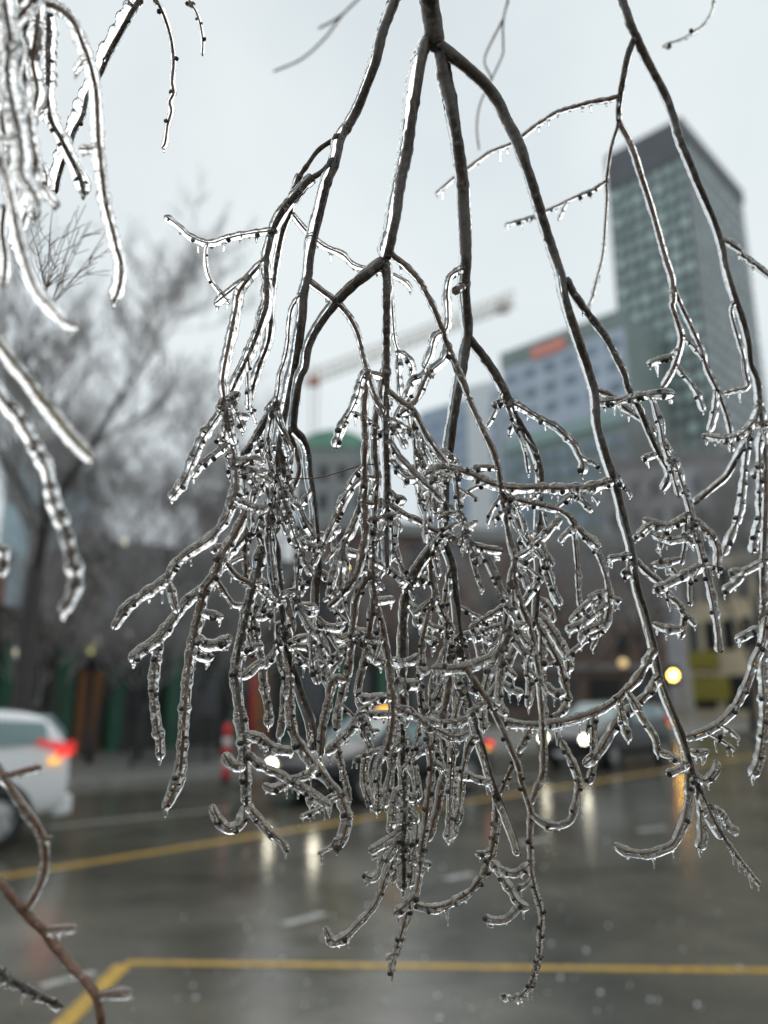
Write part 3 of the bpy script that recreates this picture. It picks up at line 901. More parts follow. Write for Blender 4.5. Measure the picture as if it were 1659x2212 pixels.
# amber signal on a pole
p = at(1453, 1459, 45)
t = empty('amber_signal', (p.x, p.y, 0)); tag(t, 'lit amber traffic signal on a tan pole under the bare trees', 'traffic signal')
mb = MB(); mb.lathe([(.001, 0), (.16, 0), (.16, .1), (.11, .2), (.09, p.z - .5), (.001, p.z - .48)], 12); o = mb.build('pole', mat('tan_pole', (.28, .21, .10), .5), t, True)
o.location = (.42, 0, 0)
mb = MB(); mb.box((-.34, .05, p.z - .55), (.46, .35, p.z + .55)); bevel(mb.build('housing', M_IRON, t), .04)
mb = MB(); mb.lathe([(.001, -.10), (.12, -.08), (.22, 0.0), (.23, .06)], 18, 'Y', (0, 0, 0)); o = mb.build('lens', mat('amber_signal_lens', (.9, .6, .1), .3, emit=(1.0, .56, .10), emit_s=30), t, True)
o.location = (0, 0, p.z)
mb = MB(); mb.lathe([(.24, -.2), (.26, -.2), (.26, .06), (.24, .06), (.24, -.2)], 18, 'Y'); o = mb.build('visor', M_IRON, t, True); o.location = (0, 0, p.z)

# white bits added on the wet road to stand for blurred glints
rc2 = random.Random(31)
sb = MB()
for _ in range(120):
    gx, gy = rc2.uniform(380, 1655), rc2.choice((rc2.uniform(1850, 2205), rc2.uniform(1760, 2205)))
    p = ground(gx, gy); r = rc2.choice((.005, .006, .008, .010, .015))
    n_ = 5; a0 = rc2.uniform(0, 6)
    ring = [(p.x + r * rc2.uniform(.7, 1.2) * math.cos(a0 + 6.283 * k / n_), p.y + r * rc2.uniform(.7, 1.2) * math.sin(a0 + 6.283 * k / n_), .005) for k in range(n_)]
    top = [(p.x + (q_[0] - p.x) * .6, p.y + (q_[1] - p.y) * .6, .005 + r * rc2.uniform(.6, 1.1)) for q_ in ring]
    sb.add(ring + top, [tuple(range(n_, 2 * n_))] + [(k, (k + 1) % n_, n_ + (k + 1) % n_, n_ + k) for k in range(n_)])
o = sb.build('road_glints', mat('white_glint_bits', (.82, .84, .86), .15), None)
tag(o, 'small white bits standing for glints scattered over the wet road', 'glint', kind='stuff')

# ================================================================== ICE-COATED BRANCHES
def ice_material(name='clear_ice', lo=.01, hi=.55):
    m = bpy.data.materials.new(name); m.use_nodes = True
    nt = m.node_tree; N, L = nt.nodes, nt.links
    N.clear()
    out = N.new('ShaderNodeOutputMaterial')
    gl = N.new('ShaderNodeBsdfGlass'); gl.inputs['IOR'].default_value = 1.31; gl.inputs['Roughness'].default_value = 0.0
    gl.inputs['Color'].default_value = (0.997, 0.995, 0.99, 1)
    tc = N.new('ShaderNodeTexCoord')
    n1 = N.new('ShaderNodeTexNoise'); n1.inputs['Scale'].default_value = 210; n1.inputs['Detail'].default_value = 2.5
    L.new(tc.outputs['Object'], n1.inputs['Vector'])
    bp = N.new('ShaderNodeBump'); bp.inputs['Strength'].default_value = 0.28; bp.inputs['Distance'].default_value = 0.0012
    L.new(n1.outputs['Fac'], bp.inputs['Height'])
    L.new(bp.outputs['Normal'], gl.inputs['Normal'])
    # fine bubbles and frost make the ice a little milky
    df = N.new('ShaderNodeBsdfDiffuse'); df.inputs['Color'].default_value = (.95, .93, .89, 1)
    tl = N.new('ShaderNodeBsdfTranslucent'); tl.inputs['Color'].default_value = (.97, .95, .91, 1)
    m1 = N.new('ShaderNodeMixShader'); m1.inputs['Fac'].default_value = .6
    L.new(df.outputs['BSDF'], m1.inputs[1]); L.new(tl.outputs['BSDF'], m1.inputs[2])
    n2 = N.new('ShaderNodeTexNoise'); n2.inputs['Scale'].default_value = 190; n2.inputs['Detail'].default_value = 4; n2.inputs['Roughness'].default_value = .6
    L.new(tc.outputs['Object'], n2.inputs['Vector'])
    mr = N.new('ShaderNodeMapRange'); mr.inputs['From Min'].default_value = .53; mr.inputs['From Max'].default_value = .70
    mr.inputs['To Min'].default_value = lo; mr.inputs['To Max'].default_value = hi
    L.new(n2.outputs['Fac'], mr.inputs['Value'])
    m2 = N.new('ShaderNodeMixShader')
    L.new(mr.outputs['Result'], m2.inputs['Fac']); L.new(gl.outputs['BSDF'], m2.inputs[1]); L.new(m1.outputs['Shader'], m2.inputs[2])
    L.new(m2.outputs['Shader'], out.inputs['Surface'])
    return m


def bark_material(name, c1, c2, rough=.45):
    m = bpy.data.materials.new(name); m.use_nodes = True
    nt = m.node_tree; N, L = nt.nodes, nt.links
    b = N['Principled BSDF']
    tc = N.new('ShaderNodeTexCoord')
    n = N.new('ShaderNodeTexNoise'); n.inputs['Scale'].default_value = 160; n.inputs['Detail'].default_value = 6; n.inputs['Roughness'].default_value = .7
    L.new(tc.outputs['Object'], n.inputs['Vector'])
    rp = N.new('ShaderNodeValToRGB')
    rp.color_ramp.elements[0].position = .35; rp.color_ramp.elements[0].color = (*c1, 1)
    rp.color_ramp.elements[1].position = .70; rp.color_ramp.elements[1].color = (*c2, 1)
    L.new(n.outputs['Fac'], rp.inputs['Fac']); L.new(rp.outputs['Color'], b.inputs['Base Color'])
    b.inputs['Roughness'].default_value = rough
    bp = N.new('ShaderNodeBump'); bp.inputs['Strength'].default_value = .5; bp.inputs['Distance'].default_value = .001
    L.new(n.outputs['Fac'], bp.inputs['Height']); L.new(bp.outputs['Normal'], b.inputs['Normal'])
    return m


M_ICE = ice_material()
M_GLZ = ice_material('thin_glaze', 0.0, .25)
M_LIMB = bark_material('limb_bark', (0.014, 0.010, 0.007), (0.105, 0.062, 0.034))
M_TWIG = bark_material('twig_bark', (0.075, 0.038, 0.018), (0.25, 0.135, 0.062))
M_REDT = bark_material('red_twig_bark', (0.045, 0.014, 0.010), (0.11, 0.040, 0.022))
M_BUD = bark_material('bud_scale', (0.006, 0.004, 0.004), (0.022, 0.013, 0.010), .35)
M_YTW = bark_material('yellow_twig_bark', (0.12, 0.075, 0.04), (0.46, 0.36, 0.11))
M_OTW = bark_material('russet_bark', (0.16, 0.07, 0.04), (0.36, 0.19, 0.11))

# every line: branch letter, wood width at start and end, ice width (pixels of the 1659 wide frame), options : centre line
# options: g thin glaze, Dx depth at start, +x / -x depth drift to the end (metres), sx ice begins at this share, ex ice ends, n no buds, r red bark, y yellow bark, b bare of ice, h dense buds
TRACE = '''
A 20 11 27 g D.70 n : 872,-40 852,8 825,80 812,135 790,195 772,237 752,275 737,302 730,337 720,367 707,400 692,462 680,512 672,552 667,598 657,635 654,678 647,728 640,778 630,828 617,890 607,940 600,990 590,1053 587,1103 588,1130 590,1156 600,1193 600,1231 607,1281 611,1331 615,1381 625,1418 640,1463 655,1506 670,1543 680,1581 685,1622
A 11 5 22 s.2 n +.02 : 735,295 707,310 685,327 665,355 647,382 635,412 627,457 618,478 610,500 602,537 597,565 592,598 587,635 585,665 585,693 582,725 575,753 562,785 550,823 542,853 537,885
A 13 5 27 s.12 n -.03 : 718,348 697,370 667,390 640,420 615,450 597,480 587,507 577,550 575,565 576,603 576,653 565,693 555,723 545,748 525,793 510,823 500,848
A 6 5 25 n -.05 : 575,560 552,583 530,610 515,635 511,660 502,708 495,740 485,790 481,823 484,853 490,903 500,958 507,990 510,1040 507,1075 495,1098
A 5 4 23 n : 540,598 520,612 490,635 462,658
A 4 3 16 h -.02 : 594,498 565,501 525,507 490,515 450,525 410,510 390,492 375,480 355,465
A 3 3 12 h : 449,526 445,537 445,568 452,598 470,625 497,658
A 5 3 16 n +.08 : 627,460 647,482 665,502 697,530 740,550 765,573 808,584 850,595 880,613 890,630
A 5 4 15 r n -.02 : 656,636 645,645 630,668 625,703 622,743 615,778 605,808 602,840 595,873 585,910 579,953 585,990 592,1028
A 8 5 17 n -.03 : 669,606 675,613 702,633 727,653 750,678 765,703 775,728 785,770 795,808 805,840 820,878 830,900
A 9 4 24 -.05 : 588,1020 580,1028 555,1063 535,1100 507,1156 485,1191 462,1246 445,1268 438,1296 430,1331 420,1375 408,1440 400,1520 395,1600 388,1670 370,1720 353,1750
A 7 4 24 h -.05 : 588,1110 570,1121 540,1151 507,1181 485,1206 465,1241 450,1266 415,1290 390,1318 370,1346 345,1378 312,1401 295,1416 287,1433
A 5 4 25 h -.04 : 507,1045 505,1075 490,1118 465,1153 445,1171 415,1190 385,1213 360,1251 325,1276 300,1293 275,1313 257,1341 246,1358
A 3 3 19 h : 360,1250 370,1276 375,1301 385,1326
A 3 3 22 h : 345,1378 342,1406 335,1446 332,1486 335,1531 341,1576 346,1600 347,1640
A 5 3 23 h -.03 : 485,860 477,888 460,915 437,948 422,983 397,1040 367,1080
A 4 3 17 h : 500,958 490,963 460,985 430,1010 415,1033
A 10 6 26 -.05 : 588,1105 577,1125 570,1168 562,1206 552,1256 542,1286 532,1331 522,1376 515,1411 510,1456 515,1506 522,1556 527,1593 529,1631 531,1671 532,1721 532,1738
A 4 3 21 h : 532,1735 540,1748 555,1766 575,1791 595,1806 615,1826 617,1842
A 4 3 24 h : 531,1740 528,1756 520,1779 497,1789 480,1779 465,1756 459,1739
A 4 4 25 n : 530,1652 525,1653 500,1651 482,1626
A 4 3 24 h : 527,1583 540,1588 560,1593 577,1606 602,1618 637,1621
A 4 3 22 h : 529,1628 555,1648 577,1661 602,1671 630,1689 660,1706 680,1719 697,1731 717,1741
A 6 4 25 h -.02 : 628,1428 627,1456 626,1506 630,1556 640,1593 655,1618 672,1643 692,1666 715,1694 732,1716 742,1738 750,1764 745,1794 737,1816 720,1831
A 5 4 17 h -.03 : 593,1000 610,1060 620,1106 635,1138 642,1168 645,1218 641,1268 642,1301 655,1331 670,1356 690,1376 705,1401 712,1416
A 3 3 20 h : 643,1164 660,1176 680,1183 702,1186
A 3 3 18 h : 641,1276 615,1291 592,1306
A 3 3 18 h : 644,1262 670,1263
A 7 5 17 +.04 : 545,1120 530,1171 532,1231 537,1271 547,1311 550,1343 556,1381
A 6 5 17 n +.05 : 470,1200 490,1218 505,1238 520,1251 555,1268 575,1286 590,1298
A 5 3 15 n +.03 : 462,1248 475,1263 490,1286 507,1306 525,1305
A 4 3 26 h : 425,1378 442,1391 465,1391 487,1383 497,1373
A 4 3 21 h : 415,1412 442,1418 465,1418
A 4 3 20 h : 438,1322 460,1328 485,1333
A 3 3 20 h : 548,1262 565,1258 582,1270
A 5 3 20 h : 565,1430 572,1493 580,1531 580,1571
A 5 3 19 h : 600,1350 605,1431 615,1456 612,1518 607,1568 600,1598
A 6 4 16 : 618,1290 627,1331 635,1368
A 3 3 18 h : 556,1333 575,1328 590,1316
A 3 3 18 h : 520,1405 550,1396 570,1394
A 3 3 20 h : 532,1458 555,1438 575,1428
A 3 3 18 h : 620,1390 652,1378 682,1371
A 3 3 20 h : 625,1394 665,1396 692,1398
A 4 3 18 h : 627,1411 652,1428 677,1431 700,1433
A 3 3 18 h : 640,1680 610,1696 590,1703 567,1694
A 4 3 18 : 637,1681 665,1671 684,1650
A 3 3 18 h : 482,866 500,858 518,848
A 3 3 17 h : 472,880 497,895 540,900
A 4 3 13 : 537,768 535,803 537,878
A 12 8 24 n : 600,870 575,908 555,943 540,968 522,988
A 7 5 15 n +.04 : 606,960 610,978 612,1015 627,1073 635,1103
A 5 3 22 h : 505,1080 530,1090 560,1100 580,1094
A 4 3 20 h : 490,985 520,1010 545,1040 560,1075
A 4 3 20 h : 505,1010 525,1000 550,992 572,1000
B 40 34 46 g D.70 n : 925,-50 930,0 935,37 942,87 946,105
B 20 18 31 g n : 938,85 922,95 910,137 900,200 892,250 885,300 875,350 865,400 858,455 852,490 843,530 835,562
B 18 7 25 g n +.02 : 835,562 822,570 790,595 752,628 715,670 685,713 667,753 661,793 650,815 641,853 635,903 637,928 655,948 667,978 672,1028 680,1078 685,1130 690,1220 684,1266 685,1331
B 13 7 21 n : 834,562 832,575 835,603 835,678 835,753 835,853 834,928 836,1003 837,1078 835,1131 835,1181 837,1226
B 5 4 15 n +.03 : 840,570 842,590 847,665 852,728 860,760
B 9 5 16 n -.03 : 843,545 852,555 880,578 905,605 922,635 937,665 952,703 967,748 985,788 1002,828 1015,865 1032,903 1050,943 1065,973 1077,1015 1082,1053 1090,1100 1100,1161 1112,1206 1105,1246 1097,1306 1090,1356 1080,1392
B 6 4 24 h : 1107,1250 1110,1290 1105,1340 1092,1388 1075,1411 1042,1428 1005,1441 970,1445 930,1443
B 25 4 34 g n : 946,100 955,112 965,175 977,225 987,287 995,350 1000,400 1002,450 1005,500 1007,550 1007,578 1007,628 1010,678 1012,723 1005,765 1000,803 990,848 982,903 975,953 970,1003 965,1053 962,1103 960,1143 965,1181 977,1218 982,1268 990,1318 995,1368 1000,1406 1002,1456 1007,1493 1020,1531 1032,1581 1045,1618 1055,1653 1060,1674 1072,1704 1090,1746 1107,1789 1117,1819 1125,1849
B 5 4 22 n -.03 : 1002,580 997,583 980,590 970,603 965,635 967,660 965,708 940,728 930,765 917,795
B 6 5 18 n -.02 e.8 : 1002,615 995,620 977,633
B 4 3 24 h : 968,740 962,773 935,798 910,815 892,823 887,840 880,863
B 6 5 17 : 935,798 922,813 910,840 895,870 862,898
B 15 6 22 g n +.02 : 1012,728 1020,738 1042,765 1062,793 1080,825 1095,853 1107,883 1127,920 1147,953 1160,983 1170,1028 1168,1100 1165,1191 1167,1231 1162,1281 1157,1346
B 5 4 18 -.03 : 1092,850 1100,866 1130,883 1167,905 1197,920 1225,945 1242,963 1250,980 1260,1003 1257,1028
B 4 4 13 n +.02 : 1107,885 1117,915 1135,978 1142,1023
B 20 6 27 g n -.02 : 946,100 962,107 992,132 1025,160 1055,190 1080,225 1100,267 1117,300 1135,350 1152,400 1167,450 1182,500 1197,545 1215,595 1222,640 1235,690 1250,735 1265,778 1277,815 1287,853 1292,915 1305,965 1320,1015 1332,1053 1345,1100 1352,1131 1362,1168 1369,1211 1374,1250 1382,1281 1395,1318 1405,1356 1415,1393 1422,1431 1430,1468 1445,1513 1462,1556 1477,1598 1492,1653 1497,1674 1520,1724 1545,1779 1567,1814
B 4 3 12 +.07 n : 1560,1805 1567,1814 1600,1860 1640,1910
B 13 5 19 n +.01 : 1224,605 1240,635 1265,670 1290,703 1312,733 1332,773 1350,810 1357,838 1382,885 1400,928 1420,973 1435,1000 1445,1023 1437,1048 1430,1060
B 6 4 17 n : 1288,843 1320,855 1345,878 1370,895 1395,913 1417,935
B 4 3 22 h -.03 : 1460,853 1435,850 1400,853 1370,858 1340,863 1305,868
B 4 4 17 h : 1405,856 1410,865 1417,890 1427,923 1432,953 1442,985 1450,1010 1460,1048 1467,1073
B 5 4 19 -.02 : 1432,953 1445,973 1462,1010 1475,1050 1490,1100 1500,1146 1512,1186 1522,1226 1532,1268 1542,1318 1550,1368 1552,1410
B 3 3 22 h : 1490,1108 1465,1128 1440,1136 1415,1133 1387,1121
B 3 3 20 h : 1498,1145 1470,1163 1442,1166 1417,1158 1405,1151
B 3 3 22 h : 1520,1219 1487,1236 1455,1253 1430,1266 1407,1272
B 4 4 20 : 1495,1122 1522,1141 1540,1161 1550,1188 1550,1218 1552,1238
B 5 4 13 : 1488,1108 1482,1121 1480,1176 1470,1221
B 3 3 17 h : 1474,1206 1465,1208 1435,1216 1405,1221
B 6 4 19 n +.05 : 1370,1205 1380,1218 1400,1238 1425,1258 1447,1288 1467,1306 1477,1331 1472,1376
B 3 3 18 h : 1476,1350 1465,1358 1435,1356 1407,1346
B 6 4 21 -.03 : 1416,1398 1405,1418 1392,1443 1372,1473 1352,1491 1337,1508 1307,1528 1277,1541 1245,1551 1230,1556 1192,1563 1155,1566 1117,1563 1090,1558
B 5 4 24 h : 1428,1450 1425,1458 1405,1491 1385,1511 1357,1536 1335,1556 1320,1581 1290,1628 1260,1653
B 4 3 17 h : 1352,1490 1370,1516 1385,1546 1405,1576 1417,1598 1422,1633
B 4 3 18 h : 1337,1508 1342,1546 1352,1581 1360,1603
B 5 4 17 h : 1282,1541 1281,1581 1280,1653 1270,1694
B 5 4 21 -.02 h : 1476,1592 1505,1586 1537,1573 1565,1553 1587,1528 1602,1501 1617,1466 1630,1426 1642,1401 1650,1371 1655,1331
B 3 3 20 h : 1484,1622 1510,1626 1532,1621
B 3 3 20 h : 1490,1645 1460,1664 1435,1669
B 4 3 17 h : 1496,1668 1522,1686 1545,1664 1547,1640
B 6 3 22 -.02 : 1494,1665 1487,1684 1487,1721 1480,1764 1467,1799 1452,1824 1425,1836 1395,1844 1365,1841 1340,1834 1325,1821
B 4 3 24 h : 1498,1676 1505,1696 1512,1739 1515,1784 1515,1814 1505,1836
B 3 3 17 +.12 : 1530,1742 1555,1754 1570,1781 1590,1794
B 7 5 24 h -.04 : 1328,1037 1302,1045 1270,1053 1245,1053 1205,1055 1167,1053 1130,1055 1092,1053 1055,1043 1017,1025 980,1015 955,1010 930,1020 917,1028
B 6 4 17 -.02 : 1082,1060 1095,1075 1130,1083 1180,1095 1220,1108 1245,1138 1270,1166 1292,1198 1307,1238 1314,1276 1315,1301 1310,1343 1290,1368 1267,1376
B 3 3 17 h : 1312,1276 1285,1286 1267,1291
B 3 3 13 h : 1315,1292 1345,1298
B 3 3 18 h : 1313,1303 1282,1328 1257,1346 1222,1362
B 4 3 15 n +.05 : 1235,1130 1245,1206 1247,1231 1250,1293 1260,1323 1277,1346
B 14 6 26 n -.02 : 961,1148 952,1158 930,1188 902,1226 887,1261 877,1291 872,1331 870,1406 869,1456 871,1531 870,1606 870,1653 872,1671 875,1721 875,1759 870,1809 872,1871 872,1921
B 8 4 17 -.02 : 932,1188 930,1198 932,1243 940,1288 927,1321 920,1351 912,1386 909,1431 905,1468
B 5 4 20 : 940,1288 947,1303 962,1336 980,1363
B 4 3 16 h : 938,1291 915,1313 895,1328
B 3 3 17 h : 921,1346 942,1356 960,1358
B 3 3 17 h : 915,1376 947,1388
B 7 5 18 : 994,1370 990,1378 967,1401 952,1428 937,1461 932,1506 930,1543
B 6 5 16 n -.02 : 1112,1206 1112,1250 1118,1285 1125,1306 1140,1343 1152,1386 1157,1418 1165,1456 1169,1506 1172,1556 1175,1606 1174,1653 1172,1674 1155,1714 1145,1739
B 9 4 15 -.02 : 1004,1440 1020,1466 1037,1491 1052,1511 1067,1536 1080,1563 1095,1596 1107,1626 1120,1656 1127,1691 1140,1729 1147,1756 1145,1796 1146,1834 1147,1871 1150,1896
B 4 3 16 +.14 h : 1149,1890 1157,1926 1167,1959 1170,1989 1167,2021 1165,2059 1157,2096 1145,2129 1125,2151 1105,2156 1080,2149
B 5 4 18 h : 1147,1756 1162,1769 1185,1779 1212,1781 1235,1768 1246,1720 1250,1690 1240,1655 1225,1625 1212,1598
B 4 3 20 h : 1147,1866 1127,1879 1110,1886 1090,1881 1070,1869 1060,1859
B 4 3 13 : 1150,1897 1132,1914 1117,1914
B 3 3 20 h : 1070,1872 1087,1899 1102,1921 1115,1944 1130,1956 1145,1959
B 3 3 18 : 1122,1952 1105,1976 1087,1986 1065,1986 1045,1979
B 7 4 20 h : 1071,1702 1073,1746 1070,1796 1062,1839 1052,1874 1035,1901 1015,1926 990,1941 965,1954 935,1961 905,1956 892,1946
B 3 3 15 h : 1060,1841 1042,1843 1025,1841
B 6 4 20 h -.02 : 905,1466 912,1530 925,1600 932,1659 927,1709 922,1759 915,1809 909,1846 907,1884 900,1924 882,1951 850,1974
B 9 7 23 n : 994,1400 985,1430 975,1450 967,1500 957,1560 962,1620 965,1659 955,1691 945,1746 932,1789 922,1819
B 5 3 20 h : 1001,1480 985,1540 978,1600 975,1659 972,1709 972,1759 969,1821
B 5 3 19 h : 1016,1600 1003,1650 997,1691 992,1746 982,1784 975,1812
B 5 3 19 h : 884,1946 880,1971 870,2009 857,2049 845,2089 849,2105
B 3 3 15 : 850,2062 840,2066 836,2075
B 5 4 20 h -.02 : 872,1785 860,1821 847,1866 832,1899 820,1934 802,1964 777,1991 750,2019 722,2034 710,2019 702,2001
B 3 3 17 h : 840,1820 825,1854 817,1884 802,1896 785,1889
A 9 6 19 n : 795,808 789,850 787,895 790,953 787,1003 790,1053 787,1090 790,1156 782,1193 777,1223 762,1256 732,1291 707,1313
B 9 6 21 n : 835,790 824,845 812,903 810,978 815,1028 812,1078 810,1131 807,1181 807,1243 807,1268 815,1318 827,1356 832,1393 840,1431 845,1481 849,1531 845,1581 835,1621
B 8 5 19 : 806,1240 792,1253 770,1293 765,1331 762,1368 757,1418 750,1468
B 8 5 19 : 808,1290 805,1313 797,1368 790,1418 777,1468 772,1506
B 6 4 22 n : 788,1090 777,1108 757,1151 742,1181 737,1231 735,1276
B 4 3 13 : 789,1030 772,1043 747,1068 725,1098
B 5 4 12 n b : 790,1003 770,1008 715,1025 677,1033 627,1034
B 4 3 20 h : 792,806 780,823 775,848 765,875 750,903 737,928 725,968
B 3 3 22 h : 838,1424 865,1431 890,1426 905,1413
B 3 3 25 h : 845,1475 875,1477 907,1476
B 4 3 25 h : 849,1526 875,1536 905,1551 922,1566 942,1573
B 4 3 20 h : 942,1572 965,1588 992,1591 1015,1581
B 4 3 22 h : 942,1575 935,1606 912,1621 880,1633
B 3 3 18 h : 958,1628 967,1631 992,1621
B 3 3 21 h : 966,1655 980,1664 1005,1671 1035,1683 1065,1686
B 3 3 18 h : 932,1540 955,1546 980,1548
B 3 3 20 h : 930,1556 945,1561 985,1561 1015,1546
B 3 3 22 h : 846,1510 827,1506 802,1508 775,1506
B 3 3 18 h : 848,1540 815,1541 790,1541
B 3 3 18 h : 763,1370 780,1386 812,1393
B 3 3 19 h : 760,1390 730,1413 705,1438
B 3 3 20 h : 782,1196 765,1195 742,1188
B 3 3 18 h : 789,1138 815,1153 830,1163
B 4 3 15 h : 778,1215 802,1243 830,1276
B 6 5 19 r -.04 : 836,1086 867,1108 905,1126 930,1143 967,1158 1005,1173 1042,1183 1087,1191
B 5 4 19 r h -.03 : 980,1012 985,1028 990,1078 995,1111 1005,1143 1015,1173 1027,1203 1037,1223
B 3 3 18 h : 1005,1152 985,1166 970,1158
B 3 3 16 h : 1006,1140 1022,1131 1032,1123
B 3 3 16 h : 992,1106 965,1113 947,1123
B 4 3 18 h : 1113,1206 1142,1188 1165,1168 1185,1148 1215,1118
B 3 3 18 h : 1165,1168 1180,1198 1195,1221
B 4 3 17 h +.05 : 1098,1308 1085,1313 1055,1331 1015,1358
B 4 3 15 h +.05 : 1092,1346 1082,1351 1030,1366
B 3 3 18 h : 1100,1362 1125,1401 1145,1416
B 3 3 18 h : 1106,1345 1130,1378 1150,1401
B 8 5 21 +.02 : 1160,1340 1140,1365 1115,1396 1097,1433 1080,1471 1067,1493 1050,1518 1035,1551
B 3 3 18 h : 1080,1415 1087,1436 1115,1463
B 3 3 18 h : 1078,1472 1105,1488 1130,1496
B 6 4 18 +.02 : 1157,1340 1165,1356 1187,1393 1210,1438 1220,1476 1230,1516
B 4 4 25 h +.05 : 1163,1330 1180,1345 1200,1376 1225,1421 1228,1450
B 4 3 20 h : 1230,1510 1215,1536 1192,1553
B 3 3 20 h : 1224,1489 1200,1496 1175,1476
B 5 3 18 h : 1150,1396 1140,1438 1145,1481 1140,1531
B 4 3 18 h : 1064,1492 1070,1510 1087,1531
B 4 3 17 h : 1150,1566 1142,1581 1117,1626
B 6 4 15 +.02 : 1122,1630 1105,1661 1092,1689 1080,1714
B 6 4 21 : 752,1466 720,1468 707,1526 697,1568 692,1631
B 4 3 22 h : 776,1540 775,1551 757,1576 735,1598 702,1628
B 3 3 20 h : 776,1550 785,1571 805,1618
B 4 3 21 h : 800,1612 787,1659 790,1704 805,1741
B 4 3 21 h : 840,1605 822,1640 815,1659 817,1709 815,1754
B 4 3 15 +.08 : 728,1605 742,1671 757,1729
B 9 6 15 n +.03 : 636,920 627,938 637,965 647,1015 635,1053
B 8 5 17 n -.03 : 835,845 867,868 890,883 902,903 920,938 937,965 955,988 970,1005
B 4 4 17 : 836,905 855,913 885,930 912,948 930,965 942,998
B 6 4 17 -.02 : 836,950 842,958 862,988 887,1015 912,1040 935,1060 960,1085
B 5 4 15 n +.03 : 890,885 895,903 896,953 900,1003 902,1053 912,1090
B 3 3 19 h : 834,924 855,925 880,928
B 3 3 19 h : 858,755 860,783 862,823 865,858
B 3 3 17 h : 858,758 875,768 890,793 886,815
B 4 3 15 h : 912,950 917,973 930,1003
B 3 3 18 h : 935,1025 940,1043 965,1035
B 3 3 20 h : 848,1000 862,1020 885,1035 905,1030
B 3 3 20 h : 837,1060 855,1075 880,1080
B 4 3 20 h : 838,1100 848,1140 850,1180 862,1215
B 4 3 20 h : 872,1300 890,1310 900,1335 898,1360
B 4 3 20 h : 885,1265 905,1250 925,1255
B 4 3 22 h : 870,1640 890,1655 900,1690 905,1730
B 4 3 22 h : 870,1600 850,1620 845,1660 838,1700 830,1745
B 4 3 22 h : 875,1700 855,1720 848,1770 842,1800
B 4 3 22 h : 872,1820 885,1850 890,1885 884,1915
B 4 3 20 h : 875,1745 900,1775 898,1820 890,1850
B 3 3 20 h : 872,1860 855,1880 848,1905
B 4 3 20 h : 930,1440 915,1450 905,1440
B 4 3 20 h : 690,1380 705,1470 720,1500
B 4 3 20 h : 685,1330 700,1350 730,1355 745,1345
B 4 3 20 h : 650,1310 665,1320 690,1315
B 4 3 20 h : 688,1230 705,1245 722,1240
B 4 3 20 h : 686,1150 705,1160 720,1150 730,1130
B 4 3 22 h : 790,1410 815,1420 830,1440
B 4 3 22 h : 748,1460 740,1500 730,1540 728,1580
B 4 3 22 h : 775,1490 790,1560 795,1600
B 4 3 20 h : 762,1370 740,1380 722,1370
B 4 3 20 h : 810,1120 825,1100 822,1075
B 4 3 20 h : 1110,1230 1130,1245 1140,1275
B 4 3 18 h : 1166,1230 1185,1240 1190,1270 1198,1300
B 4 3 18 h +.03 : 1163,1290 1185,1310 1195,1340
C 16 6 21 g D.78 n : 1338,-40 1347,0 1362,50 1375,80 1395,125 1415,162 1437,205 1455,250 1470,300 1490,350 1510,400 1532,450 1550,495 1562,537 1567,565 1577,603 1592,653 1605,690 1617,740 1622,785 1635,818 1640,853 1640,883 1627,920 1612,958 1592,990 1570,1028 1545,1050 1497,1090
C 11 8 16 n +.03 : 1374,78 1367,90 1355,125 1345,175 1337,225 1336,265
C 7 3 12 n +.14 : 1340,200 1337,207 1315,215 1282,220 1245,230 1205,242 1175,260 1150,277 1125,297 1095,315 1062,327 1040,342 1010,365 975,390 940,420
C 6 3 10 n +.10 : 1336,258 1335,270 1322,312 1315,350 1310,395 1311,425 1308,475 1302,550 1290,600 1280,640 1268,668
C 5 3 10 h +.08 : 1310,390 1282,410 1245,425 1220,437 1180,457 1142,472 1105,482 1090,485
C 3 3 10 h : 1225,435 1215,455 1205,477
C 9 5 15 n -.04 : 1336,262 1340,270 1355,297 1370,332 1385,380 1400,425 1415,475 1432,537 1440,565 1452,603 1455,648 1452,660 1462,690 1472,728 1467,758 1457,790 1445,815 1430,838
C 3 3 15 h : 1468,755 1447,770 1420,778 1395,789
C 6 4 15 n : 1454,620 1462,638 1475,668 1492,703 1510,743 1520,773 1530,803 1550,843 1560,870 1570,898 1577,928 1581,978
C 3 3 13 h : 1472,725 1495,745 1512,765 1520,778
C 3 3 15 h : 1456,785 1462,793 1482,815 1505,848 1515,875 1522,890
C 3 3 16 h : 1548,838 1545,865 1540,900 1530,935
C 6 4 15 n +.02 : 1558,515 1567,520 1595,538 1605,553 1635,575 1660,595 1700,622
C 5 4 13 n : 1590,650 1580,673 1592,723 1605,768 1610,803 1615,835 1590,843 1562,850
C 4 3 19 h -.04 : 1630,912 1607,933 1590,943 1565,947 1540,945 1517,940
C 5 4 17 h -.03 : 1622,930 1617,940 1612,978 1607,1028 1602,1078 1597,1108 1587,1138 1572,1173 1560,1201
C 8 6 18 n -.02 : 1640,865 1650,950 1655,1050 1652,1150 1648,1250 1650,1310
C 4 3 17 h : 1646,930 1640,965 1642,1028 1640,1090 1642,1118 1632,1151 1625,1198
C 4 3 20 h : 1662,1200 1660,1206 1632,1221 1607,1233 1570,1236
C 3 3 18 h : 1612,1232 1605,1241 1585,1261 1562,1278
C 3 3 22 h : 1652,1350 1650,1358 1630,1361 1610,1371 1587,1383
C 5 3 22 h : 1650,1300 1650,1340 1647,1393 1647,1456 1650,1506 1650,1556 1645,1606 1635,1653 1620,1679
C 3 3 18 h : 1628,925 1650,915 1664,922
C 3 3 18 h : 1655,1000 1640,1010 1625,1030
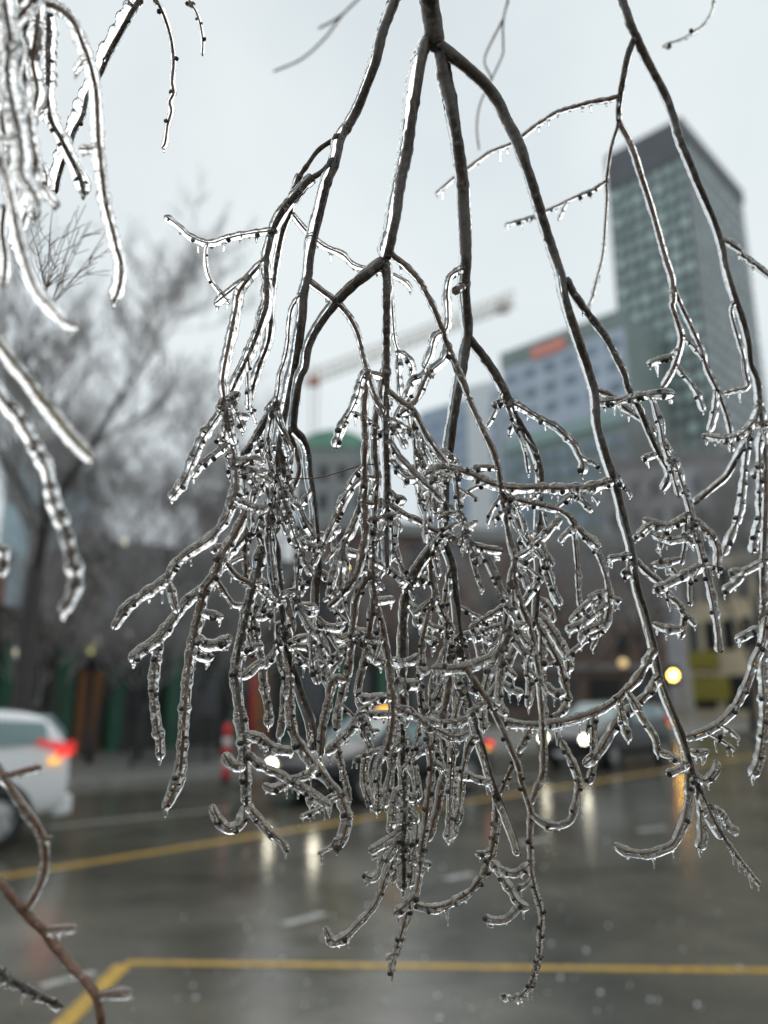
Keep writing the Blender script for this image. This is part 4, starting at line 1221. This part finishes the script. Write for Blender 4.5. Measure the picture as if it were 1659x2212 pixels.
H 4 3 9 D.95 : 1550,-30 1542,0 1537,25 1520,52 1495,72 1470,85 1430,101
G 7 5 12 n b D1.5 : 800,-30 772,0 740,32 702,82 652,127 590,155
G 6 5 11 n b : 745,28 720,45 687,62
K 7 4 8 n b D1.15 : 1100,-30 1097,0 1087,45 1087,100 1085,120 1060,175 1037,225 1030,275 1035,325
K 6 4 10 n b : 1088,40 1080,55 1047,125 1058,160 1061,172
D 9 6 26 n D.56 : 60,-30 95,5 120,15 145,32 162,55 175,87 190,125 200,162 207,200 210,250 212,300 217,350 222,400 230,450 242,495 252,537 260,565 260,603 255,628 245,653
D 4 4 18 n : 190,125 175,140 162,160
D 5 5 20 n : 212,318 200,322 172,322
D 5 4 20 n : 222,370 212,372 205,378
I 10 7 26 D.60 : 90,-30 100,20 107,62 105,112 105,162 102,200 105,230 112,262 130,295 145,325 160,355 175,387 182,420
I 5 4 18 n : 105,228 85,250 70,265
I 5 4 16 n : 106,66 85,58 66,55
J 14 7 30 D.66 : 315,-30 300,0 280,32 262,65 247,92 232,120 220,150 210,170 187,210 177,250 160,282 150,310 140,337 132,362 125,387 120,420
L 7 4 13 D.68 : 322,-30 335,0 347,17 360,50 370,87 375,132 372,175 375,200 367,220 370,240 362,270 357,307 350,322
M 5 4 9 h D.74 : 405,-25 410,5 422,22 432,50 438,87 437,122
O 9 7 26 n D.50 : 100,-30 75,2 37,40 0,82 -30,110
O 12 10 20 n D.54 : 40,-30 55,50 55,125 52,200 40,237
O 10 6 36 n D.50 : 5,-30 20,75 15,150 25,220 37,275 45,325 47,375 70,412 85,440
O 6 5 30 n D.53 : 50,180 67,300 75,350 70,425 75,475
O 6 5 24 n D.55 : 30,240 32,300 32,375 35,425 20,480
O 5 4 16 : 54,168 85,185 103,196
O 4 4 18 n : 38,300 25,300 -5,302
O 4 4 22 n : 70,405 95,410 112,430 127,447
O 5 5 30 n : 15,120 30,105 45,95
O 8 6 26 n D.47 : -20,320 -2,345 15,387 27,437 37,500 50,550 70,608 87,640 112,665 137,693 172,708
O 8 6 20 n D.50 : 10,440 5,500 12,560 8,620
O 11 8 22 n D.53 : 20,-30 15,40 5,110 -10,180
O 8 6 30 n D.56 : 85,-20 80,60 70,130 80,200 60,270
O 7 5 24 n D.52 : 30,60 45,110 35,170 50,230 30,290
O 7 5 28 n D.54 : -15,140 10,190 5,260 20,330 10,400
O 6 5 26 n D.55 : 60,270 55,330 75,380 60,440 45,500
O 6 4 20 D.56 : 72,60 70,95 72,128
O 5 4 22 D.58 : 5,300 25,350 20,410 35,460 28,530
O 5 4 20 D.58 : 50,330 85,350 100,385 98,420
E 11 8 27 n y D.45 : -20,720 12,760 37,793 62,823 87,860 112,890 137,923 162,953 187,978 206,997
P 9 6 29 D.46 : -20,826 12,870 37,898 60,935 80,973 100,1010 107,1045 112,1065 120,1100 127,1111 140,1143 147,1176 155,1206 162,1236 162,1268 152,1296 130,1326
Q 7 5 26 n D.46 : -20,1175 5,1187 8,1210 3,1245
F 17 15 20 n D.52 : -25,1870 -5,1899 15,1924 37,1951 67,1986 95,2011 110,2034 135,2064 160,2094 185,2119 207,2151 215,2184 222,2235
F 6 4 22 n : 100,2008 130,2006 165,2004
F 6 4 24 n : 207,2150 250,2144 291,2141
F 10 8 22 n -.01 : 58,1962 85,1914 97,1874 97,1834 92,1809 77,1779 57,1751 35,1719 17,1691 0,1664 -15,1645
F 10 10 19 n : 15,1675 50,1666 90,1656
F 7 6 14 n : 92,1815 115,1809
S 12 9 21 h D.52 : -25,2080 20,2114 50,2131 75,2146 105,2161 136,2175
'''

LABELS = {
    'A': ('ice-coated branch left of the middle fork, spreading into the left twig curtain', 'branch'),
    'B': ('large ice-coated branch forking into three thick limbs at top centre', 'branch'),
    'C': ('ice-coated branch hanging in front of the glass tower', 'branch'),
    'D': ('thick icy twig arching down beside the dense tangle at upper left', 'twig'),
    'E': ('blurred straight icy twig with yellow bark at the left edge', 'twig'),
    'F': ('brown lightly iced branch with side shoots at the bottom left', 'branch'),
    'G': ('faint blurred forked branch in the sky left of the middle fork', 'branch'),
    'H': ('small thin icy twig alone in the sky at upper right', 'twig'),
    'I': ('icy twig with hanging drops just right of the upper left tangle', 'twig'),
    'J': ('dark twig with a wide clear ice sleeve on its left side, upper left', 'twig'),
    'K': ('faint thin branch behind the right limb near the top', 'twig'),
    'L': ('slender curved icy twig with bead-like drops in the upper left sky', 'twig'),
    'M': ('short thin icy twig tip at the top edge right of the slender one', 'twig'),
    'O': ('dense blurred tangle of icy twigs in the upper left corner', 'branch'),
    'P': ('blurred knobbly icy twig curving down at the left edge', 'twig'),
    'Q': ('stubby icy twig end poking in at the left edge', 'twig'),
    'U': ('spray of fine dark twigs rising behind the upper left tangle', 'branch'),
    'S': ('short budded icy twig in the bottom left corner', 'twig'),
}
RND = random.Random(5)


def catmull(P, step):
    Q = [P[0] * 2 - P[1]] + P + [P[-1] * 2 - P[-2]]
    out = []
    for i in range(1, len(Q) - 2):
        p0, p1, p2, p3 = Q[i - 1], Q[i], Q[i + 1], Q[i + 2]
        n = max(1, int((p2 - p1).length / step))
        for k in range(n):
            t = k / n
            out.append(0.5 * ((2 * p1) + (p2 - p0) * t + (2 * p0 - 5 * p1 + 4 * p2 - p3) * t * t + (3 * p1 - p0 - 3 * p2 + p3) * t ** 3))
    out.append(P[-1].copy())
    return out


def nz(p, f, s=0.0):
    return noise.noise(Vector((p.x * f + s, p.y * f - s * .7, p.z * f + 3.1 * s)))


class Twig: pass


lines = TRACE.strip().splitlines()
RF = random.Random(91)                                   # side shoots that thicken the curtain
allp = []
for ln in lines:
    hd, bd = ln.split(':')
    if hd[0] in 'AB':
        pp = [tuple(map(float, c.split(','))) for c in bd.split()]
        for p, q_ in zip(pp, pp[1:]):
            for k in range(4):
                allp.append((hd[0], p[0] + (q_[0] - p[0]) * k / 4, p[1] + (q_[1] - p[1]) * k / 4))


def shoots(count, box, length, ang, ice, w=(3, 3), opt='h'):
    cand = [a for a in allp if box[0] < a[1] < box[2] and box[1] < a[2] < box[3]]
    for _ in range(count):
        th_, x, y = RF.choice(cand)
        a = math.radians(RF.choice(ang) + RF.uniform(-22, 22)); L_ = RF.uniform(*length)
        turn = RF.uniform(-.2, .2); pp = [(x, y)]
        m_ = 4 if L_ < 90 else 6
        for k in range(m_):
            x += math.cos(a) * L_ / m_; y += math.sin(a) * L_ / m_
            a += turn * .6
            a += (math.pi / 2 - a) * .06
            pp.append((x, y))
        lines.append('%s %d %d %d %s : ' % (th_, w[0], w[1], RF.randint(*ice), opt) + ' '.join('%.0f,%.0f' % p for p in pp))


for k in range(17):                                      # fine spray rising behind the tangle
    a = math.radians(-122 + 74 * (k / 16) + RF.uniform(-5, 5)); L_ = RF.uniform(170, 275) * (1 - .25 * abs(k - 8) / 8)
    x, y = 100 + RF.uniform(-9, 9), 662.; pp = [(x, y)]
    for q_ in range(5):
        x += math.cos(a) * L_ / 5; y += math.sin(a) * L_ / 5; a += RF.uniform(-.12, .12); pp.append((x, y))
    lines.append('U 3 2 4 n b D%.2f : ' % RF.uniform(.86, .98) + ' '.join('%.0f,%.0f' % p for p in pp))
    for q_ in range(5):
        bx, by = pp[RF.randint(1, 4)]; b_ = a + RF.choice((-1, 1)) * RF.uniform(.4, .8); l2 = RF.uniform(25, 65)
        lines.append('U 2 2 4 n b : %.0f,%.0f %.0f,%.0f %.0f,%.0f' % (bx, by, bx + math.cos(b_) * l2 * .5, by + math.sin(b_) * l2 * .5, bx + math.cos(b_ * .9) * l2, by + math.sin(b_ * .9) * l2))
shoots(80, (520, 820, 1200, 1400), (40, 120), (60, 120, 90, 30, 150, 100, 80), (8, 12), (2, 2), 'h')
shoots(28, (640, 1500, 1060, 1900), (30, 90), (60, 120, 90, 20, 160), (8, 12), (2, 2), 'h')
shoots(20, (1250, 850, 1640, 1600), (30, 80), (60, 120, 150, 30), (8, 12), (2, 2), 'h')
shoots(34, (500, 850, 1210, 1400), (35, 85), (20, 160, 60, 120, 0, 180), (16, 22))
shoots(22, (560, 960, 1190, 1420), (120, 230), (85, 95, 80, 100), (17, 23), (5, 3))
shoots(13, (640, 1480, 1060, 1900), (35, 90), (30, 150, 70, 110), (17, 22))
shoots(14, (470, 820, 640, 1150), (50, 120), (110, 95, 70), (16, 22))
shoots(16, (1080, 980, 1330, 1480), (35, 90), (60, 120, 150, 30), (9, 16), (2, 2))
shoots(12, (1240, 900, 1560, 1640), (30, 70), (160, 130, 30, 60), (15, 20))
things, twigs = {}, []
known = {}                                      # letter -> list of (px, py, depth)
for line in lines:
    head, body = line.split(':')
    h = head.split()
    T = Twig()
    T.th, T.w0, T.w1, T.ice = h[0], float(h[1]), float(h[2]), float(h[3])
    T.o = set(); T.D = None; T.drift = None; T.s, T.e = 0.0, 1.0
    for q_ in h[4:]:
        if q_[0] == 'D': T.D = float(q_[1:])
        elif q_[0] in '+-': T.drift = float(q_)
        elif q_[0] == 's': T.s = float(q_[1:])
        elif q_[0] == 'e': T.e = float(q_[1:])
        else: T.o.add(q_)
    if 'g' in T.o: T.ice += 2
    else:
        T.ice *= 1.2 if T.th in 'DIOEPQ' else (1.0 if T.ice > 18 else 1.06)
        if T.w0 <= 10: f_ = .70 if T.w0 <= 5 else .92; T.w0 *= f_; T.w1 *= f_
    px = [tuple(map(float, c.split(','))) for c in body.split()]
    if T.D is not None and T.th != 'U' and (px[0][1] < 0 or px[0][0] < 0):      # carry it on well past the edge of the view
        ux, uy = px[0][0] - px[1][0], px[0][1] - px[1][1]; ul = math.hypot(ux, uy)
        px.insert(0, (px[0][0] + ux / ul * 420, px[0][1] + uy / ul * 420))
    pool = known.setdefault(T.th, [])
    T.join = None
    if T.D is None and pool:
        def near(p):
            return min(pool, key=lambda k: (k[0] - p[0]) ** 2 + (k[1] - p[1]) ** 2)
        a, b = near(px[0]), near(px[-1])
        da = math.hypot(a[0] - px[0][0], a[1] - px[0][1])
        if da > 55:
            db = math.hypot(b[0] - px[-1][0], b[1] - px[-1][1])
            if db < da:
                px.reverse(); a, da = b, db
        T.D = a[2]
        if da > 3: px.insert(0, (a[0], a[1]))
        else: px[0] = (a[0], a[1])
    if T.D is None: T.D = .7
    L_ = [0.0]
    for p, q_ in zip(px, px[1:]): L_.append(L_[-1] + math.hypot(q_[0] - p[0], q_[1] - p[1]))
    if T.drift is None:
        T.drift = RND.uniform(-.022, .022) * min(1.5, L_[-1] / 120) if T.D < .9 else 0.0
    far = T.D + T.drift
    if T.th in 'AB' and T.drift < .1:                       # keep the curtain of twigs a hand's breadth deep
        T.drift = max(.645, min(.775, far)) - T.D
    wob = RND.uniform(0, 50)
    dep = [T.D + T.drift * (l / L_[-1]) ** 1.2 + .006 * math.sin(l * .02 + wob) * min(1, l / 60) for l in L_]
    T.pts = catmull([pix(p[0], p[1], d) for p, d in zip(px, dep)], 0.0019 if T.D < .9 else .004)
    T.k = T.D / FP                                          # metres per pixel at this depth
    for (p, q_, d1_, d2_) in zip(px, px[1:], dep, dep[1:]):
        n_ = max(1, int(math.hypot(q_[0] - p[0], q_[1] - p[1]) / 5))
        for i in range(n_):
            t_ = i / n_
            pool.append((p[0] + (q_[0] - p[0]) * t_, p[1] + (q_[1] - p[1]) * t_, d1_ + (d2_ - d1_) * t_))
    pool.append((px[-1][0], px[-1][1], dep[-1]))
    twigs.append(T)

bud_mb = MB()
bud_mb.lathe([(.0001, -1.0), (.62, -.72), (1.0, -.1), (.85, .55), (.42, 1.0), (.0001, 1.25)], 7)
BUD_ME = bud_mb.mesh('bud'); BUD_ME.materials.append(M_BUD)
BUD_ME.polygons.foreach_set('use_smooth', [True] * len(BUD_ME.polygons))

DOWN = Vector((0, 0, -1))
VIEW = Vector((0, CP, SP))
ice_jobs = []
bud_n = {}
bud_rest = {}
for T in twigs:
    if T.th not in things:
        lab, cat = LABELS[T.th]
        t = empty('ice_coated_branch' if cat == 'branch' else 'ice_coated_twig', T.pts[0])
        tag(t, lab, cat, 'ice-coated branches hanging over the street')
        things[T.th] = t
    root = things[T.th]
    O = root.location
    pts = [p - O for p in T.pts]
    n = len(pts)
    sd = RND.uniform(0, 90)
    thick = T.w0 > 12
    rad = []
    for i, p in enumerate(pts):
        t_ = i / (n - 1)
        r = (T.w0 + (T.w1 - T.w0) * t_ ** .8) * .5 * T.k
        r *= 1 + .10 * nz(p, 60, sd) + .09 * nz(p, 260, sd)
        if i == n - 1: r *= .5
        rad.append(r)
    if T.w0 >= 9:                                           # knots and old leaf scars
        for _ in range(max(1, n // 45)):
            c = RND.randrange(n)
            for j in range(max(0, c - 3), min(n, c + 4)): rad[j] *= 1 + .22 * math.exp(-((j - c) / 1.4) ** 2)
    wm = M_LIMB if T.w0 >= 9 else (M_REDT if 'r' in T.o else M_TWIG)
    wood = MB(); wood.tube(pts, rad, 12 if thick else 7)
    name = 'limb' if T.w0 >= 12 else 'twig'
    wo = wood.build(name, M_YTW if 'y' in T.o else (M_OTW if T.th == 'F' else wm), root, True)
    # ---- directions and lengths along the twig
    tang = [(pts[min(n - 1, i + 1)] - pts[max(0, i - 1)]).normalized() for i in range(n)]
    S = [0.0]
    for a, b in zip(pts, pts[1:]): S.append(S[-1] + (b - a).length)
    # ---- buds: nodes along thin wood, set on alternate sides
    bulge = [0.0] * n
    if 'n' not in T.o:
        gap = (25 if 'h' in T.o else 38) * T.k
        s_ = gap * RND.uniform(.6, 1.4); side = 1
        while s_ < S[-1] - 3 * T.k:
            i = min(range(n), key=lambda j: abs(S[j] - s_))
            tg = tang[i]
            sid = tg.cross(VIEW)
            if sid.length < .1: sid = Vector((1, 0, 0))
            sid.normalize()
            if abs(sid.z) > .35 and RND.random() < .72: sgn = 1 if sid.z < 0 else -1     # most hang on the under side
            else: sgn = side
            side = -side
            dirb = (sid * sgn + VIEW * RND.uniform(-.7, .5) + tg * RND.uniform(-.2, .35)).normalized()
            if RND.random() < .22:
                s_ += gap * RND.uniform(.4, 1.2); continue
            br = RND.choice((2.2, 3.0, 3.8, 4.6, 5.2, 6.0)) * RND.uniform(.9, 1.1) * T.k * (1.0 if T.D > .6 else .9)
            pos = pts[i] + dirb * (rad[i] + br * .62)
            c = bud_n.get(T.th, 0); bud_n[T.th] = c + 1
            rot = dirb.to_track_quat('Z', 'Y')
            if c < 298:
                b = link('bud', BUD_ME, wo)
                b.location = pos; b.rotation_mode = 'QUATERNION'; b.rotation_quaternion = rot
                b.scale = (br, br, br * RND.uniform(.9, 1.25))
            else:
                bud_rest.setdefault(T.th, MB())
                Mx = Matrix.Translation(pos) @ rot.to_matrix().to_4x4() @ Matrix.Diagonal((br, br, br, 1))
                bud_rest[T.th].add([Mx @ v.co for v in BUD_ME.vertices], [tuple(f.vertices) for f in BUD_ME.polygons])
            for j in range(max(0, i - 5), min(n, i + 6)):
                bulge[j] = max(bulge[j], .20 * math.exp(-((S[j] - S[i]) / (7 * T.k)) ** 2))
            s_ += gap * RND.choice((.32, .36, .7, .9, 1.1, 1.4, 1.9, 2.4)) * RND.uniform(.85, 1.15)
    if 'b' in T.o: continue
    # ---- ice: one sleeve with its drips, fused into a single skin
    glaze = 'g' in T.o
    i0, i1 = int(T.s * (n - 1)), int(T.e * (n - 1))
    src = MB()
    segs = [(i0, i1)]
    if n > 160 and not glaze and T.th in 'ABC' and RND.random() < .5:        # a sleeve that cracked and slipped a little
        c = RND.randint(int(n * .25), int(n * .6)); w_ = RND.randint(2, 4)
        segs = [(i0, c), (c + w_, i1)]
    offdir = Vector((-.75, -.35, .1)) if glaze else Vector((RND.uniform(-.5, .5), RND.uniform(-.6, .2), 0))
    if T.th == 'J': offdir = Vector((-1, 0, .3))
    irs = [0] * n
    for (a, b) in segs:
        if b - a < 3: continue
        ip, ir = [], []
        for i in range(a, b + 1):
            p = pts[i]; t_ = i / (n - 1)
            if glaze:
                frac = (T.w0 + (T.w1 - T.w0) * t_ ** .8)
                wi = (frac + (T.ice - T.w0) + 5 * t_)
                r = wi * .5 * T.k * (1 + .13 * nz(p, 38, sd + 7) + .10 * nz(p, 130, sd) + .06 * nz(p, 320, sd))
                off = offdir * (wi - frac) * .52 * T.k * (1 + 1.1 * nz(p, 20, sd + 2))
            else:
                r = T.ice * .5 * T.k * (1 + bulge[i] + .24 * nz(p, 70, sd + 5) + .25 * nz(p, 185, sd + 1))
                hz = 1 - abs(tang[i].z)
                off = (DOWN * hz * .16 + offdir * .30 * (1 + nz(p, 25, sd))) * max(0, r - rad[i])
                if T.th == 'J': off = offdir * .62 * (r - rad[i])
            d_end = (S[i] - S[a]) / max(r, 1e-5)
            if a == 0 and d_end < 1: r *= math.sqrt(max(.05, 1 - (1 - d_end) ** 2))
            d_end = (S[b] - S[i]) / max(r, 1e-5)
            if b == n - 1 and d_end < 1.1: r *= math.sqrt(max(.12, 1 - (1 - d_end / 1.1) ** 2))
            irs[i] = r
            ip.append(p + off); ir.append(max(r, .0007))
        src.tube(ip, ir, 10)
        # drips from the under side of level stretches
        if not glaze and T.D < 1.0:
            s_ = S[a] + RND.uniform(8, 26) * T.k
            while s_ < S[b]:
                i = min(range(a, b + 1), key=lambda j: abs(S[j] - s_))
                hz = 1 - abs(tang[i].z)
                if hz > .33 and RND.random() < .35 + .5 * hz:
                    r = irs[i]
                    ln = r * 1.0 + RND.choice((4, 6, 9, 12, 16, 22, 28)) * T.k * RND.uniform(.6, 1.2)
                    br = min(r * .62, RND.uniform(3.6, 5.2) * T.k)
                    tipr = max(.00115, br * .42)
                    q_ = ip[i - a]
                    lean = Vector((RND.uniform(-.08, .08), RND.uniform(-.08, .08), 0))
                    dp = [q_ + (DOWN + lean) * (ln * f) for f in (0, .35, .6, .8, .92, 1.0)]
                    src.tube(dp, [br * 1.3, br, br * .72, tipr * 1.05, tipr * 1.15, tipr * .6], 8)
                s_ += RND.uniform(13, 34) * T.k
            if b == n - 1 and RND.random() < .75 and tang[-1].z < .75:
                q_ = ip[-3]; r = T.ice * .5 * T.k
                ln = r + RND.uniform(6, 15) * T.k
                dp = [q_ + DOWN * (ln * f) for f in (0, .5, .8, 1.0)]
                src.tube(dp, [r * .6, r * .42, max(.0012, r * .3), .001], 8)
    if not src.v: continue
    me = src.mesh('ice_coat')
    io = bpy.data.objects.new('ice_coat', me)
    COL.objects.link(io)
    rm = io.modifiers.new('fuse', 'REMESH'); rm.mode = 'VOXEL'
    rm.voxel_size = (.00138 if T.ice > 14 else .00105) if T.D < .9 else .0018
    rm.use_smooth_shade = True
    sm = io.modifiers.new('smooth', 'SMOOTH'); sm.factor = .5; sm.iterations = 1
    ice_jobs.append((io, wo, glaze))

for th, mbb in bud_rest.items():
    o = mbb.build('bud', M_BUD, things[th], True); tag(o, kind='stuff')

bpy.context.view_layer.update()
dg = bpy.context.evaluated_depsgraph_get()
ntri = 0
for io, wo, glz in ice_jobs:
    me = bpy.data.meshes.new_from_object(io.evaluated_get(dg))
    me.materials.clear(); me.materials.append(M_GLZ if glz else M_ICE)
    me.polygons.foreach_set('use_smooth', [True] * len(me.polygons))
    ntri += 2 * len(me.polygons)
    old = io.data
    io.modifiers.clear()
    io.data = me
    io.parent = wo
    bpy.data.meshes.remove(old)
print('ICE TRIS', ntri, 'TWIGS', len(twigs), 'BUDS', bud_n)
